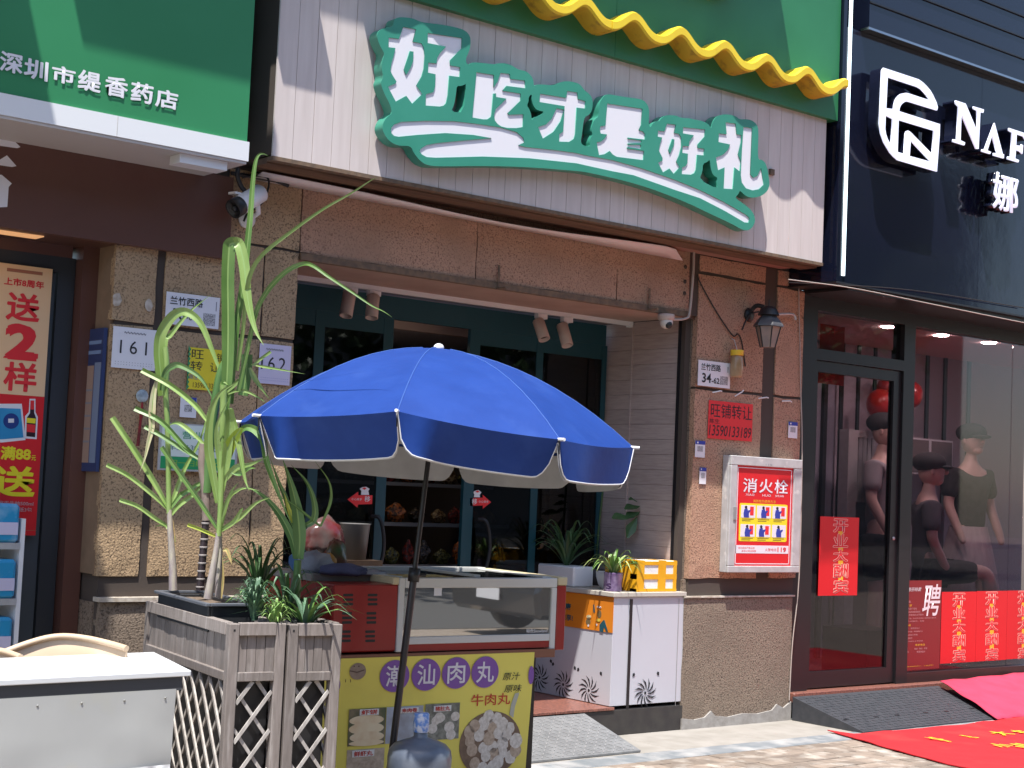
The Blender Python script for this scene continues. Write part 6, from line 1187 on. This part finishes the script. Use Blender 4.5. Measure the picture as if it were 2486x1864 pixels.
# blue packet standing among the plants
P = dep(k68((180, 1370))[0], 6.7); bpk = thing('blue_packet', 'small blue printed packet standing behind the bromeliads', 'packet', P); fbk = Frame((P.x, P.y, 0), 100)
pshape('packet', fbk, [k68((115, 1320), (205, 1250), (250, 1420), (160, 1510), (108, 1400))], -.01, 0, mat('packet_blue', (.05, .16, .42), (.4, .5, .7), 30, rough=.4, lo=.55, hi=.7), bpk); box('stake', (P.x-.005, P.y+.012, P.z-.35), (P.x+.005, P.y+.02, P.z), TW, bpk)
# bromeliads in the planters
def wb(M_, x, y, z): return M_ @ V((x, y, z))
C = wb(MP1, .15, .13, ZT+.0); pa = rosette('pineapple_plant', C, .10, .14, 60, .016, LB, 'bluish pineapple plant with dense short leaves at the front of the left planter', seed=2, droop=.15, up=.6)
C = wb(MP1, .20, .30, ZT-.0); rosette('pineapple_plant', C, .10, .12, 50, .015, LB, 'taller bluish pineapple plant behind the front one, beside the black tub', seed=12, droop=.2, up=.7)
C = wb(MP1, .21, .06, ZT-.04); rosette('pineapple_plant', C, .10, .13, 40, .013, mat('leaf_grassgreen', (.16, .28, .07), (.22, .34, .1), 10, rough=.45, island=.2), 'small bright pineapple plant in the near corner of the left planter', seed=22, droop=.3)
C = wb(MP2, .11, .10, ZT-.02); rosette('bromeliad', C, .27, .19, 24, .020, LB, 'spiky bromeliad with long arching leaves at the front of the right planter', seed=5, droop=.45, up=.35, m2=LM)
C = wb(MP2, .11, .30, ZT-.0); rosette('bromeliad', C, .25, .20, 22, .020, LD, 'dark bromeliad behind the front one in the right planter', seed=6, droop=.5, up=.5, m2=LB)
C = wb(MP2, .10, .60, ZT+.06); rosette('bromeliad', C, .27, .24, 22, .022, LD, 'tall dark bromeliad at the back of the right planter', seed=8, droop=.35, up=.6)
C = wb(MP2, .02, .42, ZT+.0); rosette('bromeliad', C, .2, .12, 16, .016, LM, 'small green bromeliad between the two planters', seed=18, droop=.5, up=.5)
for x, y, r in ((.11, .12, .075), (.11, .34, .08), (.1, .62, .085)):
    C = wb(MP2, x, y, ZT-.18); pt = MB().lathe([(0, 0), (r*.75, 0), (r, .17), (r*1.08, .175), (r*.95, .165)], C, 20).build('nursery_pot', TBM); tag(pt, {.12: 'black nursery pot at the front of the right planter', .34: 'black nursery pot in the middle of the right planter', .62: 'black nursery pot at the back of the right planter'}[y], 'pot')

# ================================================================== WHITE TABLE, CHAIRS
ct_ = crop(0, 1264, 2.765); Ztb = .80
tA = pZ(ct_((1285, 1005))[0], Ztb); tB = pZ(ct_((1035, 880))[0], Ztb); tC = pZ(ct_((-900, 1180))[0], Ztb); dF = (pZ(ct_((0, 1068))[0], Ztb)-tA).normalized(); dB = (tB-tA).normalized()
wt = thing('white_table', 'white folding table with crumpled white cover in the left foreground', 'table', (tA.x-.7, tA.y+.3, 0))
LW, LDp = 1.3, (tB-tA).length; TTOP = mat('table_white', (.66, .68, .70), (.63, .65, .67), 3, rough=.35)
q = [tA, tA+dF*LW, tA+dF*LW+dB*LDp, tB]; MB().prism([V((p.x, p.y, Ztb-.022)) for p in q], (0, 0, .022)).build('table_top', TTOP, wt, .003)
nF = V((dF.y, -dF.x, 0)); nF = nF if nF.dot(CAMP-tA) > 0 else -nF
MB().prism([V((*(tA+dF*.03-nF*.012).xy, Ztb-.075)), V((*(tA+dF*LW-nF*.012).xy, Ztb-.075)), V((*(tA+dF*LW-nF*.03).xy, Ztb-.075)), V((*(tA+dF*.03-nF*.03).xy, Ztb-.075))], (0, 0, .052)).build('apron', mat('apron_dark', (.05, .055, .065), rough=.5), wt)
for k in range(7): p = tA+dF*(.1+.17*k)-nF*.009; MB().lathe([(0, 0), (.0045, 0), (.004, .002), (0, .0025)], (p.x, p.y, Ztb-.10), 8, nF).build('stud', mat('stud_grey', (.3, .3, .28)), wt)
# cover: upper smooth sheet, lower crumpled flap catching the light
from mathutils import noise as ns
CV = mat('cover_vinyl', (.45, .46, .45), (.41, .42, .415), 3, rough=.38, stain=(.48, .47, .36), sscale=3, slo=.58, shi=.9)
def cloth_sheet(name, P0, dx, dz0, dz1, n, m_, fn, mat_, parent):
    mb = MB(); vs = []
    for j in range(m_+1):
        for i in range(n+1):
            u = i/n; v = j/m_; z = dz0+(dz1-dz0)*v; p = P0+dx*u; o = fn(u, v); vs.append(V((p.x, p.y, z))+nF*o)
    mb.add(vs, [(j*(n+1)+i, j*(n+1)+i+1, (j+1)*(n+1)+i+1, (j+1)*(n+1)+i) for j in range(m_) for i in range(n)], True); return mb.build(name, mat_, parent)
cloth_sheet('cover', tA+dF*.055, dF*(LW-.06), Ztb-.068, Ztb-.37, 90, 26, lambda u, v: -.010+.006*ns.noise(V((u*5, v*2, 0)))*v-.02*v*max(0, .12-u)*6, CV, wt)
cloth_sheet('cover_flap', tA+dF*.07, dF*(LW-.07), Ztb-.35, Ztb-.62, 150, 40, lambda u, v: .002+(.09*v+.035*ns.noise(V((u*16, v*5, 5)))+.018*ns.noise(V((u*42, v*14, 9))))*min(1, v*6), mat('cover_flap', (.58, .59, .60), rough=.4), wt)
for s_, b_ in ((.1, .06), (1.2, .06), (.1, .5), (1.2, .5)):
    p = tA+dF*s_+dB*min(b_, LDp-.05)-nF*.0; MB().tube([(p.x, p.y, Ztb-.023), (p.x, p.y, .0)], .014, 8).build('leg', ALU, wt)
CH = mat('chair_cream', (.62, .47, .33), (.56, .42, .29), 5, rough=.45)
def chair(label, pts, Dch, seed):
    P_ = [dep(p, Dch) for p in pts]; c = sum(P_, V((0, 0, 0)))/len(P_); t = thing('plastic_chair', label, 'chair', (c.x, c.y, 0), 'cream chairs behind the white table'); S = spline(P_, 6); n = len(S)
    back = V((FWD.x, FWD.y, 0)).normalized(); L = (S[-1]-S[0]).length; mb = MB(); vs = []
    for i, p in enumerate(S):
        f_ = i/(n-1); q = p-back*(.10*(1-4*f_*(1-f_)))+back*.0; vs += [q, q+V((0, 0, .010))+back*.012, q+back*.02+V((0, 0, -.01)), q+back*.018-V((0, 0, .36)), q-V((0, 0, .36))]
    mb.add(vs, [(i*5+k, (i+1)*5+k, (i+1)*5+(k+1) % 5, i*5+(k+1) % 5) for i in range(n-1) for k in range(5)], True); mb.add(vs[:5], [(4, 3, 2, 1, 0)]); mb.add(vs[-5:], [(0, 1, 2, 3, 4)]); mb.build('backrest', CH, t)
    MB().tube([v-back*.0+V((0, 0, .004)) for v in [vs[i*5] for i in range(n)]], .013, 8).build('top_edge', CH, t)
    ex = (S[-1]-S[0]); ex.z = 0; ex.normalize(); o = V((c.x, c.y, 0))-back*.25
    Mx = Matrix(((ex.x, back.x, 0, o.x), (ex.y, back.y, 0, o.y), (0, 0, 1, 0), (0, 0, 0, 1))); box('seat', (-.22, -.2, .42), (.22, .24, .45), CH, t, .01, Mx)
    for x in (-.2, .17):
        for y in (-.19, .2): box('leg', (x, y, 0), (x+.03, y+.03, .419), CH, t, .004, Mx)
    return t
chair('cream plastic chair with curved back behind the white table', ct_((70, 875), (200, 825), (330, 790), (450, 782), (600, 797), (760, 825), (890, 848)), 6.35, 1)
chair('cream plastic chair at the left edge behind the white table', ct_((-420, 900), (-250, 880), (-100, 870), (30, 878), (190, 905)), 6.2, 2)

# ================================================================== PHARMACY DOOR POSTER AND RACK
kl = crop(0, 600, 1.843); fpo = FY(.26)
stp = thing('sale_poster', 'tall orange and red sale poster reading 送2样 on the pharmacy door', 'poster', pY((50, 1304), .26))
bpo = bounds(fpo, (-8, 636), (107, 1300)); u0, v0, u1, v1 = bpo; u0 = -.12+u0; zz = fpo.uv((60, 960))[1]
rect('red_sheet', fpo, u0, v0, u1, zz, 0, .003, REDP, stp); rect('orange_sheet', fpo, u0, zz+.0005, u1, v1, 0, .003, mat('poster_orange', (.88, .54, .27), (.86, .58, .34), 1.5, rough=.5), stp)
for s_, a, z, m, bo_ in (('上市8周年', (10, 672), (107, 702), RED, .03), ('送', (16, 708), (96, 783), RED, .026), ('2', (17, 787), (88, 873), RED, .05), ('样', (10, 877), (88, 952), RED, .026), ('满88', (2, 1083), (74, 1118), YPR, .04), ('元', (76, 1105), (87, 1118), YPR, .02), ('送', (-18, 1130), (84, 1206), YPR, .03), ('海天生抽500ml', (-4, 1215), (81, 1228), PG, .02), ('+维达抽纸3包', (0, 1230), (77, 1243), PG, .02)):
    ptext(s_, fpo, a, z, .004, m, stp, bold=bo_)
for a, z in (((16, 658), (103, 661)), ((30, 1286), (88, 1288))): rect('thin_line', fpo, *bounds(fpo, a, z), .003, .004, mat('line_brown', (.4, .15, .08)), stp)
pshape('tissue_picture', fpo, [[(-10, 980), (53, 980), (62, 1068), (4, 1074), (-10, 1074)]], .003, .0045, PAPER, stp); pshape('tissue_pack', fpo, [[(-8, 990), (50, 992), (57, 1062), (8, 1066), (-8, 1066)]], .0046, .0055, mat('tissue_blue', (.02, .25, .52), (.05, .33, .6), 3, rough=.4), stp); ell('pack_emblem', fpo, (27, 1022), 19, 19, .0056, mat('emblem_navy', (.01, .04, .22)), stp); pshape('pack_text', fpo, [[(20, 1016), (34, 1016), (34, 1026), (20, 1026)]], .0068, .0072, WHITE, stp)
pshape('bottle_outline', fpo, [[(72, 968), (86, 968), (86, 1000), (92, 1012), (89, 1066), (60, 1064), (61, 1010), (70, 1000)]], .003, .0045, PAPER, stp); pshape('bottle', fpo, [[(74, 973), (83, 973), (83, 1002), (88, 1015), (85, 1061), (64, 1059), (65, 1014), (73, 1003)]], .0046, .0055, mat('soy_dark', (.03, .012, .012), rough=.3), stp)
pshape('bottle_cap', fpo, [[(74, 972), (83, 972), (83, 994), (74, 994)]], .0056, .006, RED, stp); pshape('bottle_label', fpo, [[(65, 1014), (87, 1016), (86, 1028), (65, 1026)]], .0056, .006, YPR, stp); pshape('bottle_label', fpo, [[(65, 1029), (86, 1031), (85, 1050), (65, 1048)]], .0056, .006, RED, stp)
rk = thing('tissue_rack', 'white shelf rack at the left edge beside the pharmacy door', 'rack', pY((10, 1560), .12)); fr_ = FY(.12)
def rb(n, a, z, w0, w1, m, p): return rect(n, fr_, *bounds(fr_, a, z), w0, w1, m, p)
ux = fr_.uv((30, 1400))[0]; box('upright', (ux-.0, .05, .06), (ux+.022, .30, 1.30), WHITE, rk)
for z in (.62, .90, 1.17): box('shelf', (ux-.6, .05, z-.012), (ux-.001, .30, z+.01), WHITE, rk); box('price_strip', (ux-.6, .045, z-.02), (ux-.001, .0495, z+.012), ALU, rk)
TI = mat('tissue_wrap', (.03, .30, .55), (.30, .5, .7), 9, rough=.25, lo=.45, hi=.7)
for z, lb in ((.911, 'blue tissue pack on the middle shelf of the rack'), (1.181, 'blue tissue pack on the top shelf of the rack'), (.631, 'blue tissue pack on the lowest shelf of the rack')):
    o = MB().box((ux-.22, .04, z), (ux-.012, .24, z+.19)).build('tissue_pack', TI, None, .015); tag(o, lb, 'tissue pack')
    o2 = box('label_band', (ux-.21, .036, z+.04), (ux-.02, .0395, z+.10), PAPERL, o)

# ================================================================== ACROSS THE STREET (behind the camera, seen in the glass)
ob = thing('building_across', 'plain apartment block across the street mirrored in the shop glass', 'building', (8, -34, 0)); BW = mat('far_wall', (.22, .20, .19), rough=.9)
box('wall', (-40, -44, 0), (60, -34, 17), BW, ob)
for i in range(16):
    for j in range(4): box('window', (-20+i*4.2, -33.99, 2.5+j*3.6), (-18+i*4.2, -33.9, 4.2+j*3.6), DARKF, ob)
for i, (x, y, h, r) in enumerate(((-3, -17, 8.5, 3.4), (4.5, -19, 9.5, 3.9), (12, -18, 9, 3.7), (20, -19, 9.5, 3.9), (28, -18, 9, 3.8))):
    t = thing('street_tree', ['leafy tree across the street on the far left, seen in reflections', 'leafy tree across the street, second from the left, seen in reflections', 'middle leafy tree across the street, seen in reflections', 'leafy tree across the street, second from the right, seen in reflections', 'leafy tree across the street on the far right, seen in reflections'][i], 'tree', (x, y, 0))
    MB().tube([(x, y, 0), (x+.1, y, h*.35), (x-.1, y+.1, h*.75)], [.22, .16, .06], 9).build('trunk', TW, t); rr = random.Random(i); mb = MB(); 
    for k in range(2600):
        d = V((rr.gauss(0, 1), rr.gauss(0, 1), rr.gauss(0, 1))).normalized(); q = V((x, y, h*.66))+V((d.x*r, d.y*r, d.z*h*.36))*(rr.random()**.33)*(1+.2*sin(d.x*6+d.y*5)); a = V((rr.uniform(-1, 1), rr.uniform(-1, 1), rr.uniform(-1, 1))).normalized(); b_ = a.orthogonal().normalized(); s_ = rr.uniform(.14, .3)
        mb.add([q-a*s_, q+b_*s_*.5, q+a*s_, q-b_*s_*.5], [(0, 1, 2, 3)])
    mb.build('crown', LD, t)

# a dark car parked at the kerb behind the camera, mirrored low in the freezer glass
pcar = thing('parked_car', 'dark car parked across the way, seen only mirrored in the freezer glass', 'car', (11.6, -9.1, 0)); CB = mat('car_paint', (.03, .032, .036), rough=.2, coat=.6)
pr = [(-2.2, .25), (-2.25, .55), (-2.1, .75), (-1.3, .86), (-.7, 1.32), (.7, 1.40), (1.5, .95), (2.15, .88), (2.25, .5), (2.2, .25)]
MB().prism([V((11.6+a, -9.9, b)) for a, b in pr], (0, 1.7, 0)).build('body', CB, pcar, .05)
gp = [(-1.15, .9), (-.62, 1.27), (.66, 1.34), (1.25, .97)]
MB().prism([V((11.6+a, -9.91, b)) for a, b in gp], (0, 1.72, 0)).build('side_window', DARKF, pcar)
for x in (-1.4, 1.4):
    for y in (-8.22, -9.85): w_o = MB().lathe([(.0, -.1), (.30, -.1), (.32, -.06), (.32, .06), (.30, .1), (0, .1)], (11.6+x, y, .325), 24, (0, 1, 0)).build('wheel', BLACK, pcar); MB().lathe([(0, .101), (.19, .101), (.18, .115), (0, .12)], (11.6+x, y, .325), 16, (0, 1, 0)).build('rim', ALU, w_o)
box('number_plate', (9.34, -9.3, .4), (9.349, -8.86, .52), PAPER, pcar)
